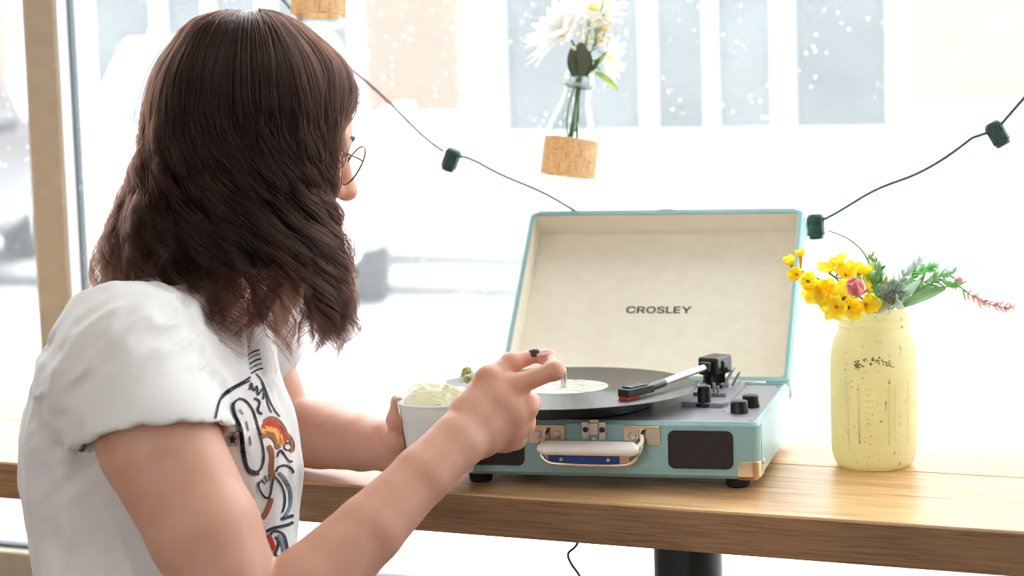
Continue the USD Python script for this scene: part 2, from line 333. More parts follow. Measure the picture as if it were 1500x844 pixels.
pl = thing('record_player', 'pale teal suitcase record player standing open on the wooden table', 'record player', PO, PROT)
hw = PW / 2
# the case: a rounded tray, hollow above its deck
outer = rrect(-hw, hw, 0, PD, .009); inner = rrect(-hw + .006, hw - .006, .006, PD - .006, .005)
def cs(p): return m3.CrossSection([np.array(sg.polygon.orient(p).exterior.coords)[:-1]])
def softbox(poly, z0, z1, c):
    """extrusion with its lower and upper rims chamfered"""
    a, b = cs(poly), cs(poly.buffer(-c))
    e = 1e-4
    return m3.Manifold.batch_hull([m3.Manifold.extrude(b, e).translate((0, 0, z0)), m3.Manifold.extrude(a, z1 - z0 - 2 * c).translate((0, 0, z0 + c)), m3.Manifold.extrude(b, e).translate((0, 0, z1 - e))])
case = softbox(outer, PF, PH, .004) - m3.Manifold.extrude(cs(inner), .05).translate((0, 0, PH - .0035))
body = obj('case', tm(case), teal, pl, smooth=35)
obj('deck', ext(inner.buffer(-.0002), .004, PH - .0055), deck_black, pl)
# welted seams of the covering near the right and left ends
for s in (-1, 1):
    obj('seam', box(s * (hw - .0006) - .0009, s * (hw - .0006) + .0009, .012, .0135, PF + .004, PH - .003), seam_mat, body)
for a in (-.1352, .1506):
    for b in (.022, PD - .025):
        obj('foot', cyl(.0125, PF + .002, (a, b, 0), 24, r2=.014, ch=.0015), rubber, pl)
# speaker openings
for s in (-1, 1):
    x0, x1 = (.0806, .148) if s > 0 else (-.148, -.0806)
    sp = obj('speaker', T(ext(rrect(x0, x1, .0238, .0625, .006), .0016), (0, .0004, 0), rx=math.pi / 2), mesh_mat, pl)
    ring = rrect(x0 - .0012, x1 + .0012, .0226, .0637, .007).difference(rrect(x0, x1, .0238, .0625, .006))
    obj('speaker_frame', T(ext(ring, .0022), (0, .0004, 0), rx=math.pi / 2), black_pl, sp)
# handle mounts, latch, corner guards
def screw(a, z, y=-.0022, r=.0042): return T(cyl(r, .0014, (0, 0, 0), 16, ch=.0005), (a, y, z), rx=math.pi / 2)
for x0, x1 in ((-.0732, -.0334), (.0318, .0714)):
    mt = obj('handle_mount', cat(T(ext(rrect(x0, x1, .0478, .0682, .0012), .0022), (0, .0002, 0), rx=math.pi / 2), box(x0, x1, -.0034, 0, .0664, .0682, .0006), box(x0 + (x1 - x0) * .42, x0 + (x1 - x0) * .58, -.0058, -.001, .0505, .0655, .0012)), gold, pl)
    for q in (.24, .78): obj('screw', screw(x0 + (x1 - x0) * q, .0578), steel, mt)
    obj('pivot_slot', T(box(-.0016, .0016, -.0064, -.0046, -.007, .007), ((x0 + x1) / 2, 0, .0585), ry=.45), black_pl, mt)
lt = obj('latch', cat(box(-.0142, -.0062, -.0026, .0002, .0500, .0722, .001), box(.0042, .0122, -.0026, .0002, .0500, .0722, .001), box(-.0064, .0044, -.0042, .0002, .0575, .0712, .0012), box(-.0036, .0016, -.003, .0002, .0500, .0545, .0006)), nickel, pl)
for a in (-.0102, .0082): obj('screw', screw(a, .0635, -.0026, .003), black_pl, lt)
obj('catch', box(-.006, .004, -.0012, .0012, .0705, .0745, .0008), gold, lt)
for s in (-1, 1):
    g = softbox(rrect(-hw - .0011, hw + .0011, -.0011, .06, .0098), PF - .0011, PF + .0232, .0045)
    keep = m3.Manifold.cube((.0245, .0245, .06)).translate((hw - .0234 if s > 0 else -hw - .0011, -.0011, 0))
    cg = obj('corner_guard', tm((g ^ keep) - softbox(outer, PF - .0002, PF + .1, .004)), gold, pl, smooth=40)
    obj('rivet', screw(s * (hw - .0175), PF + .0175, -.0009, .0036), nickel, cg)
    obj('rivet', T(cyl(.0034, .0016, (0, 0, 0), 16, ch=.0005), (s * (hw + .0009), .0165, PF + .0175), ry=s * math.pi / 2), nickel, cg)
# handle: ivory grip, metal bow below with its blue film still on
hd = obj('handle', T(tm(m3.Manifold.batch_hull([m3.Manifold.sphere(r, 20).translate((x, y, z)) for x, y, z, r in
        [(-.0535, -.0245, 0, .0058), (.047, -.0245, 0, .0058), (-.05, -.017, .002, .0055), (.043, -.017, .002, .0055), (-.050, -.0275, -.001, .0052), (.0435, -.0275, -.001, .0052)]])), (0, 0, .0462)), ivory, pl)
arc = [(-.0545, -.006, .0565), (-.0578, -.013, .0495), (-.0565, -.019, .0395), (-.049, -.0215, .0318), (-.035, -.022, .0292), (.028, -.022, .0288), (.042, -.0215, .0312), (.0505, -.019, .0385), (.0535, -.013, .0490), (.0518, -.006, .0565)]
obj('bow', tube(spline(arc, 50), .0022, 10), nickel, hd)
for s, x in ((-1, -.0562), (1, .0532)):
    obj('arm', tube([(x - s * .002, -.003, .060), (x, -.012, .0525), (x - s * .004, -.021, .0475)], .0024, 10), ivory, hd)
obj('strip', T(box(-.049, .041, -.0015, .0003, -.0052, .0052, .0004), (0, -.0215, .0353), rx=.12), gold, hd)
obj('film', T(box(-.0465, .0318, -.0021, -.0013, -.0046, .0046), (-.001, -.0216, .0353), rx=.12), blue_film, hd, label='blue protective film on the handle bow')
for a in (-.033, .0185): obj('rivet', screw(a, .0348, -.0234, .0021), gold, hd)

# ---- deck: platter, tonearm, switches
RA, RB = -.057, .102
pt = obj('platter', lathe([(0, .0715), (.098, .0715), (.1, .0735), (.1, .0895), (.097, .0908), (0, .0908)], 72), black_pl, pl)
pt_x = UsdGeom.Xformable(pt); pt_x.AddTranslateOp().Set(Gf.Vec3d(RA, RB, 0))
obj('spindle', lathe([(0, .09), (.0036, .09), (.0036, .111), (.0030, .1135), (.0012, .1148), (0, .115)], 24), steel, pt)
ta = obj('tonearm_base', cat(ext(sg.Polygon([(.078, .108), (.122, .1), (.126, .11), (.126, .243), (.118, .252), (.082, .252), (.076, .244)]).buffer(.002), .005, .0713), ext(sg.Polygon([(.084, .15), (.119, .144), (.121, .24), (.084, .243)]).buffer(.002), .009, .0713)), deck_black, pl)
obj('pivot_column', lathe([(0, .078), (.0165, .078), (.0165, .084), (.0135, .086), (.0125, .093), (.0135, .0955), (0, .0955)], 32), black_pl, ta)
UsdGeom.Xformable(stage.GetPrimAtPath(str(ta.GetPath()) + '/pivot_column')).AddTranslateOp().Set(Gf.Vec3d(.1, .19, 0))
R_arm = math.atan2(.1 - .055, .19 - .072)
obj('pivot_box', T(cat(box(-.013, .013, -.015, .02, -.0105, .0105, .003), box(-.007, .007, -.024, -.012, -.006, .006, .002), box(-.0155, .0155, -.004, .006, -.006, .006, .002)), (.1, .19, .1055), rz=-R_arm), black_pl, ta)
for br in (T(box(-.0012, .0012, -.012, .012, -.012, .014, .001), (.1165, .187, .09), ry=.5), T(box(-.0012, .0012, -.006, .006, -.012, .010, .001), (.123, .205, .087), ry=.5)):
    obj('bracket', br, deck_black, ta)
for x, y, h in ((.106, .150, .012), (.112, .140, .010), (.094, .145, .009)): obj('cue_pin', cyl(.0017, h, (x, y, .079), 12, ch=.0004), deck_black, ta)
arm = [(.096, .177, .1055), (.082, .142, .1045), (.066, .1, .1025), (.0555, .0725, .1005)]
ar = obj('tonearm', tube(spline(arm, 16), np.linspace(.0042, .0034, 16), 14), mat('satin_alu', (.78, .79, .8), .3, metallic=.9), pl)
obj('collar', tube([(.0605, .0855, .1015), (.0495, .0605, .0995)], .0046, 14), black_pl, ar)
Rh = math.atan2(.0495 - .026, .0605 - .018)
obj('headshell', T(cat(box(-.0075, .0075, -.024, .022, -.0042, .0048, .0014), box(-.006, .006, -.018, .012, .004, .0068, .001)), (.0385, .0415, .0992), rz=-Rh), black_pl, ar)
obj('cartridge', T(tm(m3.Manifold.batch_hull([m3.Manifold.cube((.011, .001, .0058)).translate((-.0055, -.024, -.0072)), m3.Manifold.cube((.011, .016, .0045)).translate((-.0055, -.018, -.0047)), ])), (.0385, .0415, .0972), rz=-Rh), red_pl, ar, label='red stylus cartridge under the headshell')
obj('arm_rest', T(cat(cyl(.0105, .004, (0, 0, .0713), 24, ch=.001), cyl(.0075, .02, (0, 0, .075), 24, ch=.001)), (.1015, .1085, 0)), black_pl, pl)
for a, b in ((.1462, .069), (.1535, .107)):
    kn = obj('knob', lathe([(0, 0), (.0098, 0), (.0098, .0005), (.0092, .0125), (.0082, .0136), (0, .0136)], 32), black_pl, pl)
    UsdGeom.Xformable(kn).AddTranslateOp().Set(Gf.Vec3d(a, b, .0714))
obj('indicator', cyl(.0013, .0009, (.1281, .075, .0713), 12), red_pl, pl, label='small red indicator dot on the deck')
obj('deck_marking', box(.1415, .1455, .0425, .0437, .0713, .0717), nickel, pl)
obj('switch_slot', box(.150, .166, .143, .1465, .0713, .0717), nickel, pl)
for a, b in ((.166, .018), (.166, .244), (-.166, .244)): obj('deck_screw', cyl(.0022, .0009, (a, b, .0713), 12), steel, pl)

# ---- lid: a shallow tray hinged on the rear edge and leaning back
def lid_pt(m):
    """from lid coordinates (a, along the lid, normal towards the deck) to the player's"""
    lv, nv = np.array([0, math.sin(TILT), math.cos(TILT)]), np.array([0, -math.cos(TILT), math.sin(TILT)])
    return place(m, np.stack([[1.0, 0, 0], lv, nv], 1), (0, PD, PH))
lo = rrect(-hw, hw, 0, LL, .010); li = rrect(-hw + .0075, hw - .0075, .0085, LL - .0075, .006)
lid = softbox(lo, -LDP, 0, .0035) - m3.Manifold.extrude(cs(li), .1).translate((0, 0, -LDP + .003))
ld = obj('lid', lid_pt(tm(lid)), teal, pl, smooth=35)
ln = m3.Manifold.extrude(cs(li.buffer(-.00005)), LDP - .0048).translate((0, 0, -LDP + .0029)) - m3.Manifold.extrude(cs(li.buffer(-.0012)), .1).translate((0, 0, -LDP + .0042))
obj('lining', lid_pt(tm(ln)), cream, ld, smooth=35)
for q in (LL - .0022, .002): obj('lid_seam', lid_pt(box(-hw + .012, hw - .012, q, q + .0009, -.001, .0004)), teal, ld)
word = []
xcur = 0.0
for ch, wd in zip('CROSLEY', (1.75, 1.75, 1.65, 1.65, 1.6, 1.65, 1.75)):
    g = meshkit.text_mesh(ch, .0098, .0003, bold=True); g.apply_scale([wd, 1, 1]); b0, b1 = g.bounds[0][0], g.bounds[1][0]
    word.append(T(g, (xcur - b0, 0, 0))); xcur += b1 - b0 + .0019
word = cat(word); word.apply_scale([.0838 / xcur, 1, 1]); word.apply_translation((-.0402, .1293, -LDP + .00425))
obj('lettering', lid_pt(word), print_ink, ld, smooth=False, label='black lettering reading CROSLEY')
# small serifs make the word look like wood type
lc = obj('lid_latch', lid_pt(cat(box(-.012, .012, LL - .001, LL + .0016, -.02, -.002, .0006), box(-.0075, .0075, LL, LL + .0045, -.013, -.003, .0012), cyl(.0032, .0062, (0, LL + .002, -.012), 16))), gold, ld)
for a in (.110, -.150): obj('hinge', box(a, a + .04, PD - .0035, PD + .0025, PH - .002, PH + .0022, .0006), nickel, pl)

# ---- the record lies on the platter and is a thing of its own
rp = np.array([math.cos(math.radians(PROT)) * RA - math.sin(math.radians(PROT)) * RB, math.sin(math.radians(PROT)) * RA + math.cos(math.radians(PROT)) * RB, 0]) + PO
rec = thing('vinyl_record', 'black vinyl record with a white and grey label on the turntable', 'record', rp + (0, 0, .0909), PROT)
obj('disc', lathe([(.0036, 0), (.147, 0), (.1495, .0004), (.15, .0010), (.1495, .0016), (.146, .0018), (.06, .0015), (.0558, .0019), (.0036, .0019), (.0036, 0)], 128), vinyl, rec, smooth=40)
labm = usdkit.material(stage, f'{LOOKS}/record_label', {'tc': ('texture_coordinate', {}), 'mp': ('mapping', {'scale': (1, 2.2, 1)}), 'n': ('noise_texture', {'scale': 38.0, 'detail': 5, 'distortion': 1.2}),
    'r': ('rgb_ramp', {'ramp': [(.30, lin((158, 158, 142))), (.42, lin((196, 190, 174))), (.47, lin((116, 124, 108))), (.5, lin((206, 202, 190))), (.62, lin((210, 206, 196))), (.68, lin((160, 134, 106))), (.72, lin((210, 206, 196)))]}), 'p': ('principled_bsdf', {'roughness': .5})},
    [('tc.object', 'mp.vector'), ('mp.vector', 'n.vector'), ('n.fac', 'r.fac'), ('r.color', 'p.base_color')], surface='p.BSDF')
obj('paper_label', lathe([(.0036, .0018), (.05, .0018), (.05, .0021), (.0036, .0021)], 64), labm, rec, smooth=False)
# ================================================================== painted jar with flowers
JB = onplane = EYE + (at(1281, 681, 1) - EYE) * ((ZT - EYE[2]) / (at(1281, 681, 1) - EYE)[2])
jar_mat = usdkit.material(stage, f'{LOOKS}/jar_paint', {
    'tc': ('texture_coordinate', {}), 'n': ('noise_texture', {'scale': 55.0, 'detail': 4, 'roughness': .7}), 'm': ('mapping', {'scale': (1, 1, .35)}), 'n2': ('noise_texture', {'scale': 160.0, 'detail': 3, 'roughness': .7}),
    'base': ('rgb_ramp', {'ramp': [(.3, lin((252, 246, 212))), (.55, lin((254, 251, 228))), (.75, lin((252, 245, 202)))]}),
    'sx': ('separate_xyz', {}), 'zr': ('map_range', {'from_min': .118, 'from_max': .126, 'to_min': 0.0, 'to_max': 1.0, 'clamp': True}), 'zr2': ('map_range', {'from_min': .136, 'from_max': .128, 'to_min': 0.0, 'to_max': 1.0, 'clamp': True}),
    'worn': ('map_range', {'from_min': .66, 'from_max': .70, 'to_min': 0.0, 'to_max': .8, 'clamp': True}), 'mx': ('mix', {'color2': lin((120, 128, 60))}),
    'bp': ('bump', {'strength': .25, 'distance': .001}),
    'p': ('principled_bsdf', {'roughness': .5}), 't': ('translucent_bsdf', {}), 'mm': ('mix_closure', {'fac': .64})},
    [('tc.object', 'n.vector'), ('tc.object', 'm.vector'), ('m.vector', 'n2.vector'), ('n.fac', 'base.fac'), ('n2.fac', 'worn.value'), ('worn.result', 'mx.fac'), ('base.color', 'mx.color1'), ('n.fac', 'bp.height'), ('bp.normal', 'p.normal'),
     ('mx.color', 'p.base_color'), ('mx.color', 't.color'), ('p.BSDF', 'mm.closure1'), ('t.BSDF', 'mm.closure2')], surface='mm.closure')
jar = thing('mason_jar', 'pale yellow painted glass mason jar with worn embossing standing right of the record player', 'jar', JB, 25)
prof = [(0, .0), (.036, .0), (.0405, .002), (.0435, .006), (.0462, .014), (.0475, .026), (.0478, .045), (.0478, .105), (.0474, .120), (.0462, .131), (.0436, .141), (.0402, .149), (.0376, .1535), (.0370, .156),
        (.0392, .1572), (.0392, .1588), (.0372, .1605), (.0372, .1635), (.0384, .1650), (.0384, .1666), (.0370, .168), (.0370, .1715), (.0376, .1735), (.0378, .176), (.0368, .178), (.0352, .178), (.0345, .176), (.0345, .155), (.044, .13), (.0452, .1), (.0452, .02), (.0425, .006), (0, .005)]
jm = lathe(prof, 96)
v = np.array(jm.vertices); ang = np.arctan2(v[:, 1], v[:, 0]); r0 = np.hypot(v[:, 0], v[:, 1])
obj('body', jm, jar_mat, jar, smooth=40)
def on_jar(ph, z, r=.0478): return np.array([r * math.cos(ph), r * math.sin(ph), z])
PHC = math.radians(-74.5 - 25)      # the side that looks at the lens, in the jar's own turn
# embossed measuring bars and panel ribs
emb = mat('jar_emboss', lin((250, 240, 180)), .45); worn = mat('jar_worn', lin((128, 132, 66)), .5)
for dph, z0, z1, w in ((-.34, .036, .098, .0016), (.36, .032, .096, .0028), (.52, .036, .096, .0028), (-.62, .03, .1, .0018), (.9, .03, .1, .0018)):
    obj('rib', tube([on_jar(PHC + dph, z, .0476) for z in np.linspace(z0, z1, 8)], w / 2 * 1.0, 8), jar_mat, jar)
rj = np.random.default_rng(5)
for k in range(9):
    z = .04 + .0066 * k; p0 = PHC - .22 + (.05 if k % 2 else 0); ln_ = .10 if k % 2 else .2
    obj('measure_mark', tube([on_jar(p0 + a, z, .0477) for a in np.linspace(0, ln_, 5)], .0008, 6), emb, jar)
# rubbed-off paint on the script line and on the high edges: small flat flecks of the green-brown glass
def fleck(ph, z, w, h, seed):
    r = np.random.default_rng(seed); n = 9; a = np.arange(n) * 2 * np.pi / n; q = .55 + .6 * r.random(n)
    rim = np.array([on_jar(ph + w * q[i] * math.cos(a[i]) / .0478, z + h * q[i] * math.sin(a[i]), .04803 if z < .12 else .04803 - max(0, z - .112) * .07) for i in range(n)])
    c = rim.mean(0) * [1.002, 1.002, 1]; vv = np.vstack([rim, c]); return trimesh.Trimesh(vv, [[i, (i + 1) % n, n] for i in range(n)], process=False)
fl = []
for k in range(46):
    u = rj.uniform(-1, 1); fl.append(fleck(PHC + .05 + .42 * u, .1235 - .004 * u * u + rj.normal(0, .0022), rj.uniform(.0006, .0022), rj.uniform(.0005, .0016), k))
for k in range(14): fl.append(fleck(PHC - .38 + rj.normal(0, .05), .1185 + rj.normal(0, .0016), rj.uniform(.001, .0028), rj.uniform(.0006, .0014), 100 + k))
for dph in (-.34, .36):
    for k in range(12): fl.append(fleck(PHC + dph + rj.normal(0, .012), rj.uniform(.03, .1), rj.uniform(.0004, .0009), rj.uniform(.001, .004), 200 + k + int(50 * dph)))
for k in range(30): fl.append(fleck(PHC + rj.uniform(-1, 1), rj.uniform(.01, .14), rj.uniform(.0004, .001), rj.uniform(.0004, .001), 300 + k))
obj('worn_paint', cat(fl), worn, jar, smooth=False, label='worn flecks where the paint is rubbed off the embossing', kind='stuff')

# ---- flowers in the jar. Each stem starts in the jar and is one thing
yellow = leafy('yellow_petal', lin((255, 240, 80)), .5, .5, color2=lin((255, 226, 40)), scale=90)
deep_yellow = leafy('deep_yellow', lin((236, 160, 0)), .3)
green_m = leafy('sprig_green', lin((140, 186, 122)), .42, color2=lin((112, 166, 108)))
pale_green = leafy('pale_green', lin((172, 196, 124)), .35)
dark_leaf = leafy('dark_leaf', lin((128, 164, 108)), .4, .4, color2=lin((104, 142, 92)))
grey_green = leafy('grey_green', lin((186, 204, 188)), .4, .6)
pink = leafy('pink_petal', lin((248, 180, 184)), .4)
dusk_pink = leafy('dusk_pink', lin((216, 158, 150)), .4)
stem_m = mat('stem_green', lin((96, 134, 84)), .55)
thistle_m = mat('thistle', lin((118, 124, 108)), .8)
def petal(L, Wd, curl=.5, cup=.25, n=6, m=4, tip=.9):
    """a petal lying along +x, its tip curling up (+z); thickness by a second face just below"""
    u = np.linspace(0, 1, n); s = np.linspace(-1, 1, m * 2 - 1)
    prof_ = np.sin(np.pi * np.clip(u * .86 + .10, 0, 1)) ** .8 * Wd / 2
    V = []
    for i, a in enumerate(u):
        for b in s: V.append([L * a * (1 - .15 * curl * a), prof_[i] * b, curl * L * .5 * a * a + cup * prof_[i] * b * b])
    k = len(s); F = []
    for i in range(n - 1):
        for j in range(k - 1): F += [[i * k + j, (i + 1) * k + j, (i + 1) * k + j + 1], [i * k + j, (i + 1) * k + j + 1, i * k + j + 1]]
    return trimesh.Trimesh(V, F, process=False)
def blossom(L, Wd, n=6, open_=.7, seed=0, curl=.4):
    """petals around +z"""
    r = np.random.default_rng(seed); out = []
    for k in range(n):
        p = petal(L * r.uniform(.88, 1.1), Wd * r.uniform(.9, 1.1), curl=curl)
        out.append(T(T(p, (.0005, 0, 0), ry=-(math.pi / 2) * (1 - open_) + r.normal(0, .08)), rz=2 * math.pi * (k + (k % 2) * .08) / n))
    return out
JZ = JB + (0, 0, .178)
def keep_in(p):
    """a stem stays within the jar's neck and body as long as it is below the rim"""
    p = np.array(p); o = p[:, :2] - JB[:2]; r = np.hypot(o[:, 0], o[:, 1]); k = (np.arange(len(p)) < np.argmax(p[:, 2] > JZ[2])) & (r > .029)
    p[k, :2] = JB[:2] + o[k] * (.029 / r[k])[:, None]; return p
def jar_stem(tip, lean=.6):
    """path from inside the jar up over its rim to tip"""
    tip = np.asarray(tip); d = tip - JB; d[2] = 0; n = np.linalg.norm(d) + 1e-9; dr = d / n
    rim = JB + dr * min(.028, n * .5) + (0, 0, .180)
    low = JB - dr * .012 + (0, 0, .03)
    p = spline([low, (low + rim) / 2 + (0, 0, .005), rim, rim * .45 + tip * .55 + (0, 0, .012 * lean), tip], 20)
    return keep_in(p)
def flower(name, label, cat_, group=None):
    return thing(name, label, cat_, group=group)
# freesia spray: blossoms along a stem bending out to the left
zj = np.linalg.norm((JB - EYE)); 
fz = [(1158, 384, 2.30, 9, .45), (1172, 372, 2.31, 8, .4), (1166, 402, 2.29, 9, .6), (1184, 412, 2.29, 10, .7), (1192, 430, 2.285, 12, .75), (1214, 392, 2.31, 12, .7), (1228, 382, 2.32, 11, .6), (1210, 428, 2.28, 15, .8), (1240, 398, 2.31, 13, .7), (1233, 430, 2.28, 16, .85), (1262, 396, 2.33, 11, .6), (1222, 450, 2.27, 13, .8), (1248, 452, 2.275, 13, .7), (1272, 446, 2.285, 13, .6), (1276, 420, 2.33, 12, .6)]
rf = np.random.default_rng(12)
groups = [('freesia', 'yellow freesia spray arching out to the left of the jar, its tip furthest left', [0, 1, 2, 3, 4, 7]), ('freesia', 'yellow freesia spray in the middle of the yellow flowers, above the jar rim', [5, 6, 8, 10, 14]), ('freesia', 'yellow freesia spray drooping over the front of the jar rim under the pink bud', [9, 11, 12, 13])]
for name, lab_, idx in groups:
    t = flower(name, lab_, 'flower', 'yellow freesias in the jar')
    far = at(*fz[idx[0]][:3]); path = jar_stem(far + (0, 0, -.006))
    obj('stem', tube(path, .0011, 6), stem_m, t)
    for k in idx:
        px, py, Z, s, op = fz[k]; P = at(px, py, Z); s = s / FPX * Z * 1.85
        j = np.argmin(np.linalg.norm(path - P, axis=1)); root = path[j]
        d = (P - root); d = d + np.array([rf.normal(0, .3), rf.normal(0, .3) - .4, .6 + rf.normal(0, .25)]) * .02
        R = frame_of(d + (P - JZ) * .15)
        pts = blossom(s, s * .85, 6, op, k, .25)
        obj('blossom', place(cat(pts), R, P - R[:, 2] * s * .35), yellow, t, smooth=True)
        obj('throat', tube([root, (root + P) / 2 - R[:, 2] * s * .3, P - R[:, 2] * s * .25], [.0009, .0012, .002], 6), deep_yellow if k % 3 else stem_m, t)
# pink bud in front
def bud(P, s, d, t, m, n=5, seed=0):
    R = frame_of(d); ps = []
    for k in range(n):
        p = petal(s, s * .9, curl=-.2, cup=.9); ps.append(T(T(p, (.0, 0, 0), ry=-1.32), rz=2 * math.pi * k / n + .3))
    ps += [T(T(petal(s * .92, s * .7, curl=-.3, cup=1.), (0, 0, 0), ry=-1.45), rz=2 * math.pi * k / 4) for k in range(4)]
    obj('bud', place(cat([place(p, np.eye(3)) for p in ps] + [sphere(s * .28, (0, 0, s * .42), 2, (1, 1, 1.5))]), R, P - R[:, 2] * s * .5), m, t, smooth=True)
    obj('sepals', place(cat([T(T(petal(s * .5, s * .3, curl=-.1, cup=.5), ry=-1.2), rz=2 * math.pi * k / 5) for k in range(5)]), R, P - R[:, 2] * s * .56), green_m, t, smooth=True)
t = flower('rose_bud', 'round pink rose bud in front of the greenery at the jar mouth', 'flower')
P = at(1253, 421, 2.262); obj('stem', tube(jar_stem(P + (0, 0, -.008), .3), .0012, 6), stem_m, t); bud(P, .0205, (-.25, -.45, .75), t, pink)
t = flower('rose_bud', 'small pink bud standing high among the sprigs right of the jar', 'flower')
P = at(1404, 413, 2.36); obj('stem', tube(jar_stem(P + (0, 0, -.006)), .0009, 6), stem_m, t); bud(P, .0105, (.5, 0, .7), t, pink)
t = flower('curved_tendril', 'thin bare green tendril curving up towards the string light', 'flower stem')
tp = [JB + (0, 0, .04), at(1276, 430, 2.35), at(1270, 378, 2.36), at(1246, 352, 2.36), at(1228, 343, 2.36), at(1213, 338, 2.36)]
obj('stem', tube(spline(tp, 26), np.linspace(.0016, .0007, 26), 6), stem_m, t)
# thistle head in the middle
t = flower('thistle_head', 'grey green thistle head with spiky bracts at the jar mouth', 'flower')
P = at(1308, 432, 2.30); obj('stem', tube(jar_stem(P + (0, 0, -.01), .2), .0014, 6), stem_m, t)
obj('core', sphere(.0115, P, 3, (1, 1, 1.0)), thistle_m, t)
rt = np.random.default_rng(4); sp = []
for k in range(130):
    d = rt.normal(size=3); d /= np.linalg.norm(d); d[2] = abs(d[2]) * .8 + d[2] * .2; R = frame_of(d)
    sp.append(place(T(lathe([(0, 0), (.0016, .0), (.0012, .006), (0, .0085)], 5)), R, P + d * .0095))
obj('bracts', cat(sp), grey_green, t, smooth=False, kind='stuff')
for k, (dx, dz) in enumerate(((-1, -.3), (1, -.35), (.2, -.5), (-.5, -.55), (.6, .1))):
    R = frame_of((dx * .9, -.5, dz + .2)); obj('collar_leaf', place(T(petal(.026, .011, curl=.5), ry=-math.pi / 2), R, P + (0, -.004, -.007)), grey_green, t, smooth=True)
# broad leaves
def leaf(L, Wd, bend=.3, n=10):
    m_ = petal(L, Wd, curl=bend, cup=.35, n=n, m=4); return m_
def leaf_at(P0, P1, Wd, m, t, bend=-.2, name='leaf', up=(0, -.6, .8)):
    d = np.asarray(P1) - P0; x = d / np.linalg.norm(d); z = np.asarray(up, float); z = z - x * (z @ x); z /= np.linalg.norm(z); R = np.stack([x, np.cross(z, x), z], 1)
    return obj(name, place(leaf(np.linalg.norm(d), Wd, bend), R, P0), m, t, smooth=True)
t = flower('leaf_stem', 'broad dark green pointed leaf leaning right over the jar rim', 'leaf')
obj('stem', tube(jar_stem(at(1326, 446, 2.31), .2), .0012, 6), stem_m, t)
leaf_at(at(1324, 449, 2.305), at(1384, 420, 2.31), .0175, dark_leaf, t, -.15); leaf_at(at(1318, 446, 2.31), at(1345, 410, 2.30), .014, grey_green, t, -.2)
t = flower('leaf_stem', 'round pale green leaves behind the pink bud', 'leaf')
obj('stem', tube(jar_stem(at(1270, 400, 2.345), .2), .0012, 6), stem_m, t)
for a, b, w_ in (((1262, 412), (1240, 392), .012), ((1270, 408), (1280, 384), .012), ((1272, 418), (1292, 398), .012), ((1276, 424), (1264, 394), .010)):
    leaf_at(at(*a, 2.34), at(*b, 2.335), w_, pale_green, t, -.1)
t = flower('leaf_stem', 'narrow dark leaf in front of the yellow freesias at the jar mouth', 'leaf')
obj('stem', tube(jar_stem(at(1300, 452, 2.31), .1), .0012, 6), stem_m, t); leaf_at(at(1300, 453, 2.305), at(1272, 424, 2.28), .008, dark_leaf, t)
# feathery sprigs
def sprig(label, pix, Z0, Z1, m, tipm=None, nl=26, ll=.013, seed=0, width=.0028):
    t = flower('feathery_sprig', label, 'greenery', 'feathery sprigs in the jar')
    pts = [at(px, py, Z0 + (Z1 - Z0) * k / (len(pix) - 1)) for k, (px, py) in enumerate(pix)]
    path = spline([JB + (0, 0, .03), JB * .3 + pts[0] * .7 - (0, 0, .03)] + pts, 44); path = keep_in(path)
    obj('stem', tube(path, np.linspace(.0013, .0005, 44), 5), stem_m, t)
    r = np.random.default_rng(seed); a, b = [], []; u0 = (np.argmax(path[:, 2] > JZ[2] + .006) + 1) / 43
    for k in range(nl):
        u = u0 + (1 - u0) * k / (nl - 1); i = int(u * 43); P = path[i]; d = path[min(i + 1, 43)] - path[max(i - 1, 0)]; d /= np.linalg.norm(d)
        for s in range(3):
            side = r.normal(size=3); side -= d * (side @ d); side /= np.linalg.norm(side)
            e = d * .75 + side * .8 + (0, 0, .15); R = frame_of(e)
            lf = place(T(petal(ll * r.uniform(.7, 1.15) * (1.2 - .55 * (u - u0) / (1 - u0)), width, curl=.2, n=4, m=2), ry=-math.pi / 2), R, P)
            (b if tipm is not None and u > .80 else a).append(lf)
    obj('leaflets', cat(a), m, t, smooth=True, kind='stuff')
    if b: obj('tip_leaflets', cat(b), tipm, t, smooth=True, kind='stuff', label='reddish leaflets at the tip of the sprig')
sprig('long feathery green sprig reaching right with a reddish tip', [(1340, 432), (1388, 412), (1425, 434), (1462, 449), (1484, 452)], 2.33, 2.37, green_m, dusk_pink, 30, .0125, 1)
sprig('feathery green sprig rising right of the jar above the broad dark leaf', [(1330, 432), (1362, 410), (1394, 402)], 2.34, 2.38, green_m, None, 26, .015, 2)
sprig('bushy grey green sprig over the middle of the jar', [(1308, 430), (1324, 404), (1344, 384)], 2.35, 2.38, grey_green, None, 22, .014, 3, .0034)
sprig('bright green sprig at the top right of the bunch', [(1316, 430), (1340, 402), (1366, 391)], 2.37, 2.41, leafy('fresh_green', lin((128, 196, 120)), .4), None, 22, .014, 4, .003)
sprig('pale upright sprig behind the pink bud', [(1296, 420), (1286, 396), (1277, 376)], 2.37, 2.39, pale_green, None, 22, .012, 5, .0034)
sprig('small green sprig between thistle head and pink bud', [(1288, 428), (1284, 410), (1290, 392)], 2.31, 2.33, green_m, None, 20, .013, 6, .0036)
